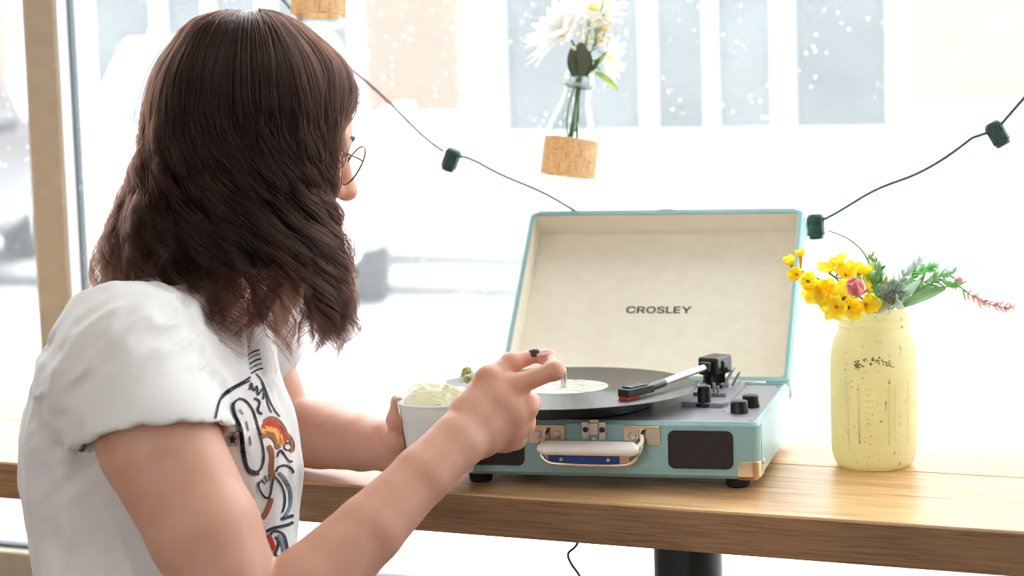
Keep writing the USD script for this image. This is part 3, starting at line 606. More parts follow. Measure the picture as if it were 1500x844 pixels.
# ================================================================== hanging bottles and string lights
bottle_glass = usdkit.material(stage, f'{LOOKS}/bottle_glass', {'t': ('transparent_bsdf', {'color': (.975, .985, .985)}), 'g': ('glossy_bsdf', {'roughness': .03}), 'lw': ('layer_weight', {'blend': .28}), 'mr': ('map_range', {'from_min': 0.0, 'from_max': 1.0, 'to_min': .02, 'to_max': .75, 'clamp': True}), 'e': ('mix_closure', {}),
    'd': ('transparent_bsdf', {'color': (.72, .78, .78)}), 'm2': ('mix_closure', {'fac': .45})},
    [('lw.facing', 'mr.value'), ('mr.result', 'e.fac'), ('t.BSDF', 'e.closure1'), ('g.BSDF', 'm2.closure1'), ('d.BSDF', 'm2.closure2'), ('m2.closure', 'e.closure2')], surface='e.closure')
burlap = usdkit.material(stage, f'{LOOKS}/burlap', {'tc': ('texture_coordinate', {}), 'm1': ('mapping', {'scale': (1, 1, 7)}), 'm2': ('mapping', {'scale': (1, 1, .12)}), 'n1': ('noise_texture', {'scale': 130.0, 'detail': 3}), 'n2': ('noise_texture', {'scale': 420.0, 'detail': 2}), 'mu': ('math', {'math_type': 'multiply'}),
    'r': ('rgb_ramp', {'ramp': [(.12, lin((226, 182, 132))), (.25, lin((248, 222, 184))), (.4, lin((254, 240, 214)))]}), 'b': ('bump', {'strength': .6, 'distance': .001}), 'p': ('principled_bsdf', {'roughness': .9}), 't': ('translucent_bsdf', {}), 'm': ('mix_closure', {'fac': .62})},
    [('tc.object', 'm1.vector'), ('tc.object', 'm2.vector'), ('m1.vector', 'n1.vector'), ('m2.vector', 'n2.vector'), ('n1.fac', 'mu.value1'), ('n2.fac', 'mu.value2'), ('mu.value', 'r.fac'), ('r.color', 'p.base_color'), ('r.color', 't.color'), ('mu.value', 'b.height'), ('b.normal', 'p.normal'), ('p.BSDF', 'm.closure1'), ('t.BSDF', 'm.closure2')], surface='m.closure')
twine = mat('twine', lin((206, 186, 150)), .9)
def bottle(top, down, label, twine_label=None):
    """top: middle of the mouth; down: direction of its axis"""
    R = frame_of(-np.asarray(down)); H = .1515
    base = np.asarray(top) + np.asarray(down) / np.linalg.norm(down) * H
    t = thing('hanging_bottle', label, 'bottle', base, rot=R, group='small bottles hung in the window')
    p = [(0, .0), (.026, .0), (.0315, .0025), (.0335, .008), (.0345, .02), (.0345, .066), (.0335, .078), (.0300, .090), (.0245, .104), (.0205, .115), (.0185, .124), (.0182, .134), (.0200, .1375), (.0205, .140), (.0190, .1425), (.0196, .146), (.0196, .149), (.0180, .1515), (.0164, .150), (.0160, .135), (.0165, .124), (.0185, .114), (.0225, .103), (.028, .089), (.0315, .077), (.0325, .066), (.0325, .02), (.030, .006), (0, .005)]
    obj('glass', lathe(p, 64), bottle_glass, t, smooth=40)
    obj('burlap_band', lathe([(.0348, .016), (.0360, .017), (.0360, .0635), (.0348, .0645), (.0348, .016)], 64), burlap, t)
    obj('neck_wire', cat([T(trimesh.creation.torus(.0195, .0007, 40, 8), (0, 0, z)) for z in (.1322, .1338, .1355)]), alu, t)
    up = np.linalg.inv(R) @ (np.array([0, 0, 2.9]) - base * [0, 0, 1]); kn = np.array([0, 0, .185])
    for s in (-1, 1): obj('twine', tube(spline([(s * .0195, 0, .134), (s * .016, .002, .16), (s * .002, .002, .23)], 10), .0007, 6), twine, t)
    obj('twine', tube([(0, .002, .228), up * .5 + np.array([0, .002, .115]), up], .0008, 6), twine, t)
    return t, base, R
bt, bbase, BR = bottle(at(850, 106, 2.74), at(829, 276, 2.74) - at(850, 106, 2.74), 'clear glass bottle with a burlap band hanging in the window, white flowers in it')
bt2, _, _ = bottle(at(470, -130, 2.74), at(466, 50, 2.74) - at(470, -130, 2.74), 'clear glass bottle with a burlap band hanging high above the woman')
def inb(x, y, z): return bbase + BR @ np.array([x, y, z])
white_petal = leafy('white_petal', (.92, .91, .89), .66, .6)
cream_petal = leafy('cream_petal', lin((246, 236, 206)), .45, .6)
eye_m = mat('daisy_eye', lin((232, 214, 120)), .7)
def daisy(P, d, L, label, n=22, seed=0, stem_to=(0, 0, .03)):
    t = thing('daisy', label, 'flower', group='white daisies in the hanging bottle')
    R = frame_of(d); r = np.random.default_rng(seed)
    for layer, (q, op) in enumerate(((n, .9), (n - 6, .72))):
        for k in range(q):
            p = petal(L * (1 - .14 * layer) * r.uniform(.9, 1.08), L * .27, curl=.12 + r.normal(0, .12), cup=.2)
            p = T(T(p, (L * .1, 0, .0006 * layer), ry=-(math.pi / 2) * (1 - op) + r.normal(0, .09)), rz=2 * math.pi * (k + .5 * layer) / q + r.normal(0, .04))
            obj('petal', place(p, R, P), white_petal, t, smooth=True)
    obj('disc', place(sphere(L * .21, (0, 0, .001), 2, (1, 1, .5)), R, P), eye_m, t)
    obj('stem', tube(spline([inb(*stem_to), inb(stem_to[0] * .4, stem_to[1] * .4, .09), inb(0, 0, .145), P - R[:, 2] * .012, P], 20), .0013, 6), stem_m, t)
daisy(at(826, 48, 2.72), -CF * .34 - CR * .62 + CU * .55, .056, 'big white daisy leaning left over the hanging bottle', 24, 1, (-.012, 0, .06))
daisy(at(868, 14, 2.75), -CF * .6 + CR * .15 + CU * .7, .044, 'white daisy standing upright above the hanging bottle', 20, 2, (.004, .004, .058))
daisy(at(890, 88, 2.76), -CF * .35 + CR * .8 - CU * .1, .034, 'white daisy drooping right of the hanging bottle neck', 16, 3, (.006, -.004, .060))
t = thing('filler_flower', 'cream filler flower with tiny clustered florets right of the daisies', 'flower')
rq = np.random.default_rng(9); fl = []
obj('stem', tube(spline([inb(.002, .003, .06), inb(0, .003, .14), at(872, 62, 2.73), at(884, 20, 2.73)], 20), .0010, 6), stem_m, t)
br = []
for k in range(70):
    px, py = 884 + rq.normal(0, 17), 34 + rq.normal(0, 24); P = at(px, py, 2.73 + rq.normal(0, .012)); root = at(872 + rq.normal(0, 3), 60 + rq.normal(0, 8), 2.73)
    if k % 2 == 0: br.append(tube([root, (root + P) / 2 + (0, 0, .003), P], .00035, 4))
    R = frame_of(P - root + (0, -.01, .01)); fl.append(place(cat(blossom(.0048, .0042, 5, .6, k)), R, P))
obj('twigs', cat(br), stem_m, t, kind='stuff')
obj('florets', cat(fl), cream_petal, t, smooth=True, kind='stuff')
t = thing('leaf_stem', 'grey green folded leaves gathered at the neck of the hanging bottle', 'leaf')
dl = leafy('olive_leaf', lin((96, 104, 80)), .15, .6)
leaf_at(at(849, 112, 2.715), at(852, 62, 2.715), .026, dl, t, .05, up=(0.3, -1, .1)); leaf_at(at(842, 112, 2.72), at(838, 70, 2.72), .016, leafy('deep_green', lin((66, 84, 60)), .15), t, .05, up=(-.3, -1, .1))
leaf_at(at(858, 112, 2.72), at(862, 74, 2.72), .014, dl, t, .05, up=(.5, -1, .1))
obj('stem', tube(spline([inb(-.019, .002, .058), inb(-.012, .001, .07), inb(-.006, .001, .11), inb(-.004, 0, .15)], 14), .0010, 6), stem_m, t)
obj('stem', tube(spline([inb(.008, -.003, .062), inb(.003, -.001, .1), inb(.002, 0, .15)], 12), .0014, 6), stem_m, t)
t = thing('leaf_stem', 'yellow green leaves hanging out right of the hanging bottle neck', 'leaf')
yl = leafy('lime_leaf', lin((170, 190, 96)), .45, color2=lin((128, 156, 72)))
obj('stem', tube(spline([inb(.004, .002, .07), inb(.002, .001, .13), inb(.006, 0, .158), at(880, 102, 2.73)], 14), .0010, 6), stem_m, t)
leaf_at(at(872, 106, 2.73), at(907, 128, 2.73), .013, yl, t, -.35, up=(.2, -.5, .8)); leaf_at(at(866, 106, 2.73), at(892, 76, 2.735), .010, yl, t, .2, up=(-.3, -.8, .5)); leaf_at(at(868, 104, 2.73), at(880, 84, 2.73), .008, dl, t, .1)

# ---- string lights
cord_m = mat('cord_green', lin((58, 92, 84)), .5); socket_m = mat('socket_green', lin((44, 78, 74)), .45)
bulb_g = clear_glass('bulb_glass', (.985, .99, .99), .02, .2)
sl = thing('string_lights', 'green corded string lights with clear bulbs swagged across the window', 'string lights')
ZS = 2.66
runs = [[(395, -30), (420, 6), (440, 28), (480, 72), (532, 116), (572, 152), (612, 192), (650, 222)], [(666, 228), (690, 233), (722, 250), (770, 271), (812, 291), (850, 313), (905, 331), (980, 346), (1060, 350), (1130, 343), (1178, 331), (1195, 326)],
        [(1195, 326), (1212, 319), (1245, 300), (1290, 275), (1335, 258), (1380, 234), (1424, 202)], [(1424, 202), (1442, 196), (1460, 190)], [(1462, 188), (1484, 162), (1520, 122), (1580, 52)]]
def aty(px, py, y):
    d = at(px, py, 1.0) - EYE; return EYE + d * (y / d[1])
YS = 2.592
full = [spline([aty(x, y, YS) for x, y in r], 30) for r in runs]
for r in full: obj('cord', tube(r, .0021, 8), cord_m, sl)
def socket(P, ax, label=None):
    R = frame_of(-np.asarray(ax))
    s = obj('socket', place(lathe([(0, -.004), (.0085, -.004), (.0105, -.001), (.0108, .004), (.0098, .005), (.0098, .011), (.0108, .012), (.0108, .020), (.0096, .021), (.0098, .027), (.0088, .0285), (0, .0285)], 24), R @ np.diag([1, -1, -1]), P), socket_m, sl)
    obj('socket_rib', place(cat([T(box(.0095, .0116, -.0012, .0012, 0, .024, .0005), rz=2 * math.pi * k / 6) for k in range(6)]), R @ np.diag([1, -1, -1]), P), socket_m, s)
    obj('bulb', place(lathe([(0, .0275), (.0078, .0275), (.0085, .033), (.0125, .042), (.0158, .052), (.0160, .058), (.0135, .066), (.007, .072), (0, .0735)], 28), R @ np.diag([1, -1, -1]), P), bulb_g, sl)
for a, b in (((665, 222), (655, 250)), ((1194, 318), (1196, 350)), ((1454, 184), (1466, 205)), ((395, -30), (391, -2))):
    socket(aty(*a, YS), aty(*b, YS) - aty(*a, YS))
# a spare length of the same kind of cord hangs below the table
t = thing('power_cord', 'thin green cord looping down below the table, left of its black leg', 'cord')
ck = [at(846, 760, 2.36), at(848, 790, 2.36), at(842, 802, 2.36), at(832, 812, 2.35), at(838, 828, 2.35), at(848, 842, 2.35), at(856, 880, 2.35), at(850, 960, 2.36)]
obj('cord', tube(spline(ck, 40), .0014, 8), cord_m, t)
# ================================================================== the woman: bodies as smooth implicit surfaces
def surface_nets(F, xs, ys, zs):
    """The zero surface of F sampled on a rectilinear grid, as one smooth triangle mesh."""
    S = F < 0
    c = np.zeros(tuple(n - 1 for n in F.shape), np.int8)
    for i, j, k in np.ndindex(2, 2, 2): c += S[i:c.shape[0] + i, j:c.shape[1] + j, k:c.shape[2] + k]
    I = np.argwhere((c > 0) & (c < 8)); idx = np.full(c.shape, -1, np.int32); idx[tuple(I.T)] = np.arange(len(I))
    off = np.array(list(np.ndindex(2, 2, 2)))
    val = np.stack([F[I[:, 0] + o[0], I[:, 1] + o[1], I[:, 2] + o[2]] for o in off], 1)
    acc = np.zeros((len(I), 3)); cnt = np.zeros(len(I))
    for a in range(8):
        for b in range(a + 1, 8):
            if np.abs(off[a] - off[b]).sum() != 1: continue
            m = (val[:, a] < 0) != (val[:, b] < 0); t = val[m, a] / (val[m, a] - val[m, b])
            acc[m] += off[a] + t[:, None] * (off[b] - off[a]); cnt[m] += 1
    u = acc / cnt[:, None]
    P = np.stack([g[I[:, k]] + u[:, k] * (g[I[:, k] + 1] - g[I[:, k]]) for k, g in enumerate((xs, ys, zs))], 1)
    Q = []
    for ax in range(3):
        o1, o2 = [(1, 2), (2, 0), (0, 1)][ax]
        sl = [slice(None)] * 3; sl2 = [slice(None)] * 3; sl[ax] = slice(0, -1); sl2[ax] = slice(1, None)
        A, B = S[tuple(sl)], S[tuple(sl2)]
        E = np.argwhere(A != B); ok = (E[:, o1] > 0) & (E[:, o2] > 0) & (E[:, o1] < F.shape[o1] - 1) & (E[:, o2] < F.shape[o2] - 1); E = E[ok]
        d1, d2 = np.eye(3, dtype=int)[o1], np.eye(3, dtype=int)[o2]
        q = np.stack([idx[tuple((E - d).T)] for d in (d1 + d2, d2, 0 * d1, d1)], 1)
        inside = A[tuple(E.T)]; q[~inside] = q[~inside][:, ::-1]; Q.append(q)
    Q = np.vstack(Q); Q = Q[(Q >= 0).all(1)]
    return trimesh.Trimesh(P, np.vstack([Q[:, [0, 1, 2]], Q[:, [0, 2, 3]]]), process=False)
def smooth_mesh(m, n=5, a=.5, b=-.52):
    """Taubin smoothing"""
    from scipy.sparse import coo_matrix, diags
    e = m.edges_unique; k = len(m.vertices); A = coo_matrix((np.ones(2 * len(e)), (np.r_[e[:, 0], e[:, 1]], np.r_[e[:, 1], e[:, 0]])), (k, k)).tocsr()
    W = diags(1 / np.maximum(np.asarray(A.sum(1)).ravel(), 1)) @ A; V = np.array(m.vertices)
    for _ in range(n):
        for q in (a, b): V = V + q * (W @ V - V)
    m.vertices = V
class Field:
    def __init__(s, xs, ys, zs): s.g = (np.asarray(xs), np.asarray(ys), np.asarray(zs)); s.F = np.full(tuple(len(a) for a in s.g), .06, np.float32)
    def sub(s, lo, hi):
        r = tuple(slice(max(0, np.searchsorted(a, l) - 1), min(len(a), np.searchsorted(a, h) + 1)) for a, l, h in zip(s.g, lo, hi))
        return r, np.stack(np.meshgrid(*[a[q] for a, q in zip(s.g, r)], indexing='ij'), -1).astype(np.float32)
    def put(s, d, r, k, op=1):
        F = s.F[r]
        if op == 1: h = np.maximum(k - np.abs(F - d), 0) / k; s.F[r] = np.minimum(F, d) - h * h * k / 4
        else: h = np.maximum(k - np.abs(F + d), 0) / k; s.F[r] = np.maximum(F, -d) + h * h * k / 4
    def bone(s, a, b, ra, rb, k=.012, op=1):
        a, b = np.asarray(a, float), np.asarray(b, float); m = max(ra, rb) + .06
        r, P = s.sub(np.minimum(a, b) - m, np.maximum(a, b) + m)
        if P.size == 0: return
        ba = b - a; h = np.clip(((P - a) @ ba) / (ba @ ba + 1e-12), 0, 1)
        s.put(np.linalg.norm(P - a - h[..., None] * ba, axis=-1) - (ra + (rb - ra) * h), r, k, op)
    def chain(s, pts, k=.012):
        for (a, ra), (b, rb) in zip(pts[:-1], pts[1:]): s.bone(a, b, ra, rb, k)
    def ell(s, c, R, rad, k=.012, op=1):
        rad = np.asarray(rad, float); m = rad.max() + .06; r, P = s.sub(np.asarray(c) - m, np.asarray(c) + m)
        if P.size == 0: return
        q = (P - c) @ R; k0 = np.linalg.norm(q / rad, axis=-1); k1 = np.linalg.norm(q / rad ** 2, axis=-1) + 1e-9
        s.put(k0 * (k0 - 1) / k1, r, k, op)
    def mesh(s): return surface_nets(s.F.astype(float), *s.g)
def gridline(lo, hi, coarse, fine, spans):
    """grid positions from lo to hi, finer inside the given spans"""
    out, x = [lo], lo
    while x < hi:
        dmin = min([max(a - x, x - b, 0) for a, b in spans], default=9); x += min(coarse, fine + dmin * .35); out.append(x)
    return np.array(out)
E1, E2, E3 = _M @ np.array([1.0, 0, 0]), _M @ np.array([0, 1.0, 0]), np.array([0, 0, 1.0])     # right, away and up as the lens sees them
FC = .957 * E1 - .29 * E2; LT = .29 * E1 + .957 * E2                                              # the chest faces FC; LT is her left

# ---- joints
SHR, ELR = at(182, 528, 2.045), at(372, 930, 1.955)
ARM_R = [(SHR, .056), (at(233, 650, 2.0), .0565), (at(300, 780, 1.975), .052), (ELR, .041)]
FORE_R = [(ELR, .041), (at(455, 858, 1.975), .0395), (at(540, 777, 2.0), .0335), (at(618, 697, 2.035), .0275), (at(668, 649, 2.06), .0250)]
SHL, ELL = at(318, 430, 2.335), at(404, 628, 2.455)
ARM_L = [(SHL, .052), (at(365, 535, 2.405), .050), (ELL, .045)]
FORE_L = [(ELL, .043), (at(470, 637, 2.405), .0385), (at(530, 648, 2.35), .0315), (at(562, 652, 2.322), .0265)]
NECK0, NECK1 = at(262, 462, 2.185), at(338, 300, 2.205)
dz = .03
WR = at(668, 649, 2.06)
HAND_R = {'i': [(752, 566, 2.055, .0108), (812, 543, 2.052, .0090), (804, 525, 2.077, .0078), (788, 521, 2.083, .0068)],
          'm': [(770, 596, 2.060, .0108), (778, 590, 2.099, .0088), (756, 590, 2.112, .0078), (740, 595, 2.100, .0068)],
          'r': [(766, 622, 2.072, .0100), (771, 616, 2.110, .0082), (748, 615, 2.120, .0073), (735, 617, 2.107, .0064)],
          'p': [(755, 643, 2.086, .0090), (758, 638, 2.118, .0073), (739, 635, 2.126, .0065), (728, 635, 2.116, .0058)],
          't': [(688, 606, 2.048, .0165), (716, 556, 2.058, .0125), (748, 532, 2.072, .0098), (783, 522, 2.080, .0068)]}
HAND_R = {k: [(at(x, y, Z + dz), r) for x, y, Z, r in v] for k, v in HAND_R.items()}
WL = at(562, 652, 2.322)
HAND_L = {'i': [(606, 632, 2.352, .0105), (634, 618, 2.362, .0090), (664, 616, 2.357, .0080), (690, 620, 2.338, .0070)],
          'm': [(608, 650, 2.354, .0105), (637, 640, 2.364, .0090), (668, 639, 2.357, .0080), (692, 642, 2.336, .0070)],
          'r': [(608, 668, 2.350, .0100), (636, 662, 2.358, .0084), (664, 662, 2.351, .0075), (684, 664, 2.333, .0066)],
          'p': [(606, 684, 2.338, .0092), (628, 683, 2.346, .0075), (652, 684, 2.341, .0068), (668, 686, 2.327, .0060)],
          't': [(582, 668, 2.316, .0150), (583, 642, 2.292, .0110), (580, 615, 2.280, .0094), (582, 590, 2.276, .0074)]}
HAND_L = {k: [(at(x, y, Z), r) for x, y, Z, r in v] for k, v in HAND_L.items()}
# head: C its centre; forward, left and up
HC = at(385, 172, 2.215); pt_, yw_ = math.radians(22), math.radians(22)
HF = math.cos(pt_) * (math.cos(yw_) * E1 + math.sin(yw_) * E2) - math.sin(pt_) * E3
HL = -math.sin(yw_) * E1 + math.cos(yw_) * E2; HU = np.cross(HF, HL)
HR = np.stack([HF, HL, HU], 1)
def hd_(f, l, u): return HC + HR @ np.array([f, l, u])

# ---- torso cross-sections: (px, py, depth, half depth, half breadth)
TORSO = [(238, 462, 2.155, .050, .085), (230, 500, 2.16, .088, .150), (225, 545, 2.165, .106, .158), (229, 620, 2.17, .123, .156), (236, 690, 2.17, .133, .150), (243, 765, 2.17, .129, .142), (249, 850, 2.17, .122, .142), (258, 960, 2.17, .122, .152), (264, 1080, 2.16, .128, .168), (268, 1190, 2.16, .12, .17)]
tz = np.array([at(a, b, c)[2] for a, b, c, *_ in TORSO]); o_ = np.argsort(tz)
TT = np.array([[*at(a, b, c)[:2], d, e] for a, b, c, d, e in TORSO])[o_]; tz = tz[o_]
def torso_d(P, grow=0.0):
    z = np.clip(P[..., 2], tz[0], tz[-1]); cx, cy, df, dl = (np.interp(z, tz, TT[:, k]) for k in range(4))
    x, y = P[..., 0] - cx, P[..., 1] - cy; u, v = x * FC[0] + y * FC[1], x * LT[0] + y * LT[1]
    q = (np.abs(u / (df + grow)) ** 2.25 + np.abs(v / (dl + grow)) ** 2.25) ** (1 / 2.25)
    return np.maximum((q - 1) * np.minimum(df, dl) * .95, np.maximum(P[..., 2] - tz[-1], tz[0] - P[..., 2]) * .9)

def hand(f, H, W, palm_r=.0125):
    """palm and five fingers: metacarpals fan out of the wrist, every finger is a chain of its own"""
    for q, r0 in (('i', .0165), ('m', .0165), ('r', .0155), ('p', .0145)):
        f.bone(W, H[q][0][0], r0, H[q][0][1] + .0012, .014)
    for a, b in (('i', 'm'), ('m', 'r'), ('r', 'p')): f.bone(H[a][0][0] * .82 + W * .18, H[b][0][0] * .82 + W * .18, palm_r * .9, palm_r * .9, .010)
    for q in 'imrp': f.ell(H[q][0][0], np.eye(3), (H[q][0][1] * 1.13,) * 3, .005)
    f.bone(W * .6 + H['i'][0][0] * .4, W * .6 + H['p'][0][0] * .4, .0135, .0125, .014)
    f.bone(W, H['t'][0][0], .019, H['t'][0][1], .014); f.bone(H['t'][0][0], H['i'][0][0] * .7 + W * .3, .0145, .0115, .012); f.bone(H['t'][1][0], H['i'][0][0] * .75 + W * .25, .0095, .0095, .010)
    for q in 'imrpt':
        c = H[q]
        for n, ((a, ra), (b, rb)) in enumerate(zip(c[:-1], c[1:])):
            f.bone(a, b, ra, rb * .97, .0045 if n or q != 't' else .012)
            if n: f.bone(a, a + (b - a) * .02, ra * 1.035, ra * 1.03, .004)
allp = np.array([p for H in (HAND_R, HAND_L) for v in H.values() for p, _ in v])
nose = hd_(.1, 0, -.04)
spans = [[(min(p[k] for p in allp) - .016, max(p[k] for p in allp) + .016)] for k in range(3)]
spans[0].append((nose[0] - .02, nose[0] + .02)); spans[1].append((nose[1] - .04, nose[1] + .04)); spans[2].append((nose[2] - .04, nose[2] + .03))
lo = np.array([-1.50, 1.55, .44]); hi = np.array([-.80, 2.22, 1.33])
body = Field(*[gridline(lo[k], hi[k], .0055, .0021, spans[k]) for k in range(3)])
r, P = body.sub(lo, hi); body.put(torso_d(P, -.018), r, .02)
body.chain([(NECK0, .052), (at(292, 392, 2.195), .049), (NECK1, .049)], .03)
body.bone(NECK0 - E3 * .02, SHR, .055, .05, .03); body.bone(NECK0 - E3 * .02, SHL, .055, .05, .03)
body.chain(ARM_R, .008); body.chain(FORE_R, .004); body.chain(ARM_L, .008); body.chain(FORE_L, .004)
hand(body, HAND_R, WR); hand(body, HAND_L, WL)
body.bone(FORE_R[-2][0], WR, .024, .0215, .012); body.bone(FORE_L[-2][0], WL, .025, .0225, .012)
# head and face
body.ell(HC, HR, (.094, .075, .096), .02); body.ell(hd_(.036, 0, -.048), HR, (.056, .059, .072), .02)
body.ell(hd_(.064, 0, -.100), HR, (.026, .030, .021), .018); body.bone(hd_(.0, -.052, -.07), hd_(.06, -.018, -.102), .016, .014, .02); body.bone(hd_(.0, .052, -.07), hd_(.06, .018, -.102), .016, .014, .02)
for s in (-1, 1):
    body.ell(hd_(.064, s * .039, -.038), HR, (.022, .020, .022), .02); body.bone(hd_(.083, s * .014, .004), hd_(.072, s * .05, .004), .0105, .009, .014)
    body.ell(hd_(.091, s * .031, -.015), HR, (.012, .015, .010), .010, -1)
    body.ell(hd_(-.008, s * .076, -.022), HR, (.019, .007, .031), .008); body.ell(hd_(.002, s * .082, -.022), HR, (.010, .006, .016), .004, -1)
    body.ell(hd_(.097, s * .0105, -.0475), HR, (.0095, .0075, .0075), .006)
body.bone(hd_(.090, 0, -.004), hd_(.112, 0, -.041), .0078, .0098, .012); body.ell(hd_(.1125, 0, -.0435), HR, (.0105, .010, .009), .008)
for s in (-1, 1): body.ell(hd_(.106, s * .006, -.0535), HR, (.0045, .0032, .0035), .003, -1)
body.ell(hd_(.0895, 0, -.0705), HR, (.0085, .021, .0055), .005); body.ell(hd_(.0885, 0, -.0805), HR, (.0085, .018, .0060), .005)
bm = body.mesh()
smooth_mesh(bm, 5)
# the fingers press flat against the paper cup instead of into it
CUP_B, CUP_T = at(648, 690, 2.29), at(650, 584, 2.29)
_v = np.array(bm.vertices); _d = _v - CUP_B; _h = CUP_T[2] - CUP_B[2]; _rr = np.hypot(_d[:, 0], _d[:, 1]); _R = .0340 + .0120 * _d[:, 2] / _h
_in = (_d[:, 2] > -.002) & (_d[:, 2] < _h + .003) & (_rr < _R + .0006); _s = ((_R + .0006) / np.maximum(_rr, 1e-6))[_in]
_v[_in, :2] = CUP_B[:2] + _d[_in, :2] * _s[:, None]; bm.vertices = _v

skin = usdkit.material(stage, f'{LOOKS}/skin', {'tc': ('texture_coordinate', {}), 'n': ('noise_texture', {'scale': 14.0, 'detail': 4}), 'r': ('rgb_ramp', {'ramp': [(.3, lin((200, 151, 128))), (.55, lin((208, 161, 139))), (.75, lin((196, 143, 121)))]}),
    'n2': ('noise_texture', {'scale': 420.0, 'detail': 2}), 'b': ('bump', {'strength': .10, 'distance': .0008}), 'p': ('principled_bsdf', {'roughness': .48, 'subsurface_weight': .22, 'subsurface_radius': (1.0, .32, .2), 'subsurface_scale': .006, 'specular_ior_level': .4})},
    [('tc.object', 'n.vector'), ('tc.object', 'n2.vector'), ('n.fac', 'r.fac'), ('r.color', 'p.base_color'), ('n2.fac', 'b.height'), ('b.normal', 'p.normal')], surface='p.BSDF')
cotton = mat('cotton', (.745, .72, .715), .9, color2=(.78, .76, .755), scale=5, bump=.18, bscale=1400, sheen_weight=.25)
denim = mat('denim', (.035, .055, .11), .85, color2=(.05, .075, .14), scale=30, bump=.2, bscale=900)
hair_m = usdkit.material(stage, f'{LOOKS}/hair', {'h': ('principled_hair_bsdf', {'model': 'Chiang', 'parametrization': 'Direct coloring', 'color': lin((31, 14, 8)), 'roughness': .24, 'radial_roughness': .34, 'ior': 1.4, 'offset': .035, 'random_roughness': .2})}, [], surface='h.BSDF')
hair_base_m = mat('hair_base', lin((40, 26, 21)), .55)
PZ = Gf.Vec3d
person = thing('person', 'woman with wavy brown shoulder length hair and white printed T-shirt, holding cup and spoon', 'person')
obj('body', bm, skin, person, smooth=True)
print('body', len(bm.faces))
# ---- T-shirt: a shell around the torso, shoulders and upper arms
lo, hi = np.array([-1.53, 1.50, .50]), np.array([-1.02, 2.19, 1.09])
sh = Field(*[np.arange(lo[k], hi[k], .0032) for k in range(3)])
r, P = sh.sub(lo, hi); sh.put(torso_d(P), r, .02)
sh.bone(NECK0 - E3 * .025, SHR + E3 * .004, .066, .066, .05); sh.bone(NECK0 - E3 * .025, SHL, .066, .060, .05)
HEM_R, HEM_L = at(236, 646, 2.015), at(368, 512, 2.395)
# bust
sh.ell(at(314, 652, 2.10), np.stack([FC, LT, E3], 1), (.058, .058, .07), .05); sh.ell(at(336, 654, 2.21), np.stack([FC, LT, E3], 1), (.056, .055, .07), .05)
sl = Field(*sh.g)
sl.chain([(SHR, .069), (at(213, 618, 2.025), .0685), (at(240, 676, 2.005), .0695), (at(275, 750, 1.99), .070)], .03)
sl.chain([(SHL, .058), (HEM_L, .058), (at(386, 575, 2.43), .059)], .025)
F, FS = sh.F, sl.F
band = np.argwhere(np.minimum(np.abs(F), np.abs(FS)) < .03); Pb = np.stack([sh.g[k][band[:, k]] for k in range(3)], 1)
# folds: ridged noise, stretched along the way the cloth hangs; stronger at the sleeve and shoulder
axr = (HEM_R - SHR) / np.linalg.norm(HEM_R - SHR)
dR = np.linalg.norm(Pb - SHR, axis=1); ws = np.exp(-(dR / .125) ** 2)
Q = np.stack([Pb @ (E1 * .6 - E3 * .8), Pb @ (E1 * .8 + E3 * .6), Pb @ E2], 1)
f1 = 1 - np.abs(2 * meshkit.fbm(Q * [44, 8, 19], 2, 11) - 1) * 2
Q2 = np.stack([Pb @ (E1 * .95 + E3 * .3), Pb @ (-E1 * .3 + E3 * .95), Pb @ E2], 1)
f2 = 1 - np.abs(2 * meshkit.fbm(Q2 * [30, 6, 22], 2, 5) - 1) * 2
f3 = meshkit.fbm(Pb * 16, 2, 3) - .5
DD = (ws * .0088 * (f1 - .62) + (1 - ws) * .0065 * (f2 - .7) + .008 * f3).astype(np.float32)
F[tuple(band.T)] -= DD; FS[tuple(band.T)] -= DD
arm_ = Field(*sh.g); arm_.chain([(p, r_ + .0088) for p, r_ in ARM_R], .02); arm_.chain([(p, r_ + .0088) for p, r_ in ARM_L], .02)
FS[:] = np.minimum(FS, arm_.F)                                        # the cloth stays outside the arms
_, P = sh.sub(lo, hi); P = P[:F.shape[0], :F.shape[1], :F.shape[2]]
rough_ = (.004 * (meshkit.fbm(P.reshape(-1, 3) * 90, 2, 8).reshape(F.shape) - .5)).astype(np.float32)
def plane(hem, ax, grow): return ((P - hem) @ ax + rough_ * grow).astype(np.float32)
axR = at(285, 735, 1.995) - SHR; axR /= np.linalg.norm(axR); axL = HEM_L - SHL; axL /= np.linalg.norm(axL)
hemR = E1 * .117 - E2 * .38 - E3 * .99; hemR /= np.linalg.norm(hemR)
right = ((P - NECK0) @ LT) < 0
hem = np.where(right, plane(HEM_R, hemR, 2.4), plane(HEM_L + axL * .01, axL, 1.0))
def smin(a, b, k): h = np.maximum(k - np.abs(a - b), 0) / k; return np.minimum(a, b) - h * h * k / 4
U = smin(F, np.maximum(FS, hem), .022)
inner_ = np.minimum(smin(F, np.maximum(FS, hem + .006), .022) + .0085, np.maximum(np.maximum(FS + .0085, hem - .0015), .001 - F))
G = np.maximum(U, -inner_)                                            # the shell: open at the hems
nk = NECK1 - NECK0; nk /= np.linalg.norm(nk); hN = np.clip((P - NECK0) @ nk, -.012, .3)
neck_cut = np.linalg.norm(P - NECK0 - hN[..., None] * nk - FC * .010, axis=-1) - .072
G = np.maximum(G, -neck_cut); G = np.maximum(G, .515 - P[..., 2])
sm = surface_nets(G.astype(float), *sh.g)
smooth_mesh(sm, 3)
shirt = obj('t_shirt', sm, cotton, person, smooth=True)
print('shirt', len(sm.faces))

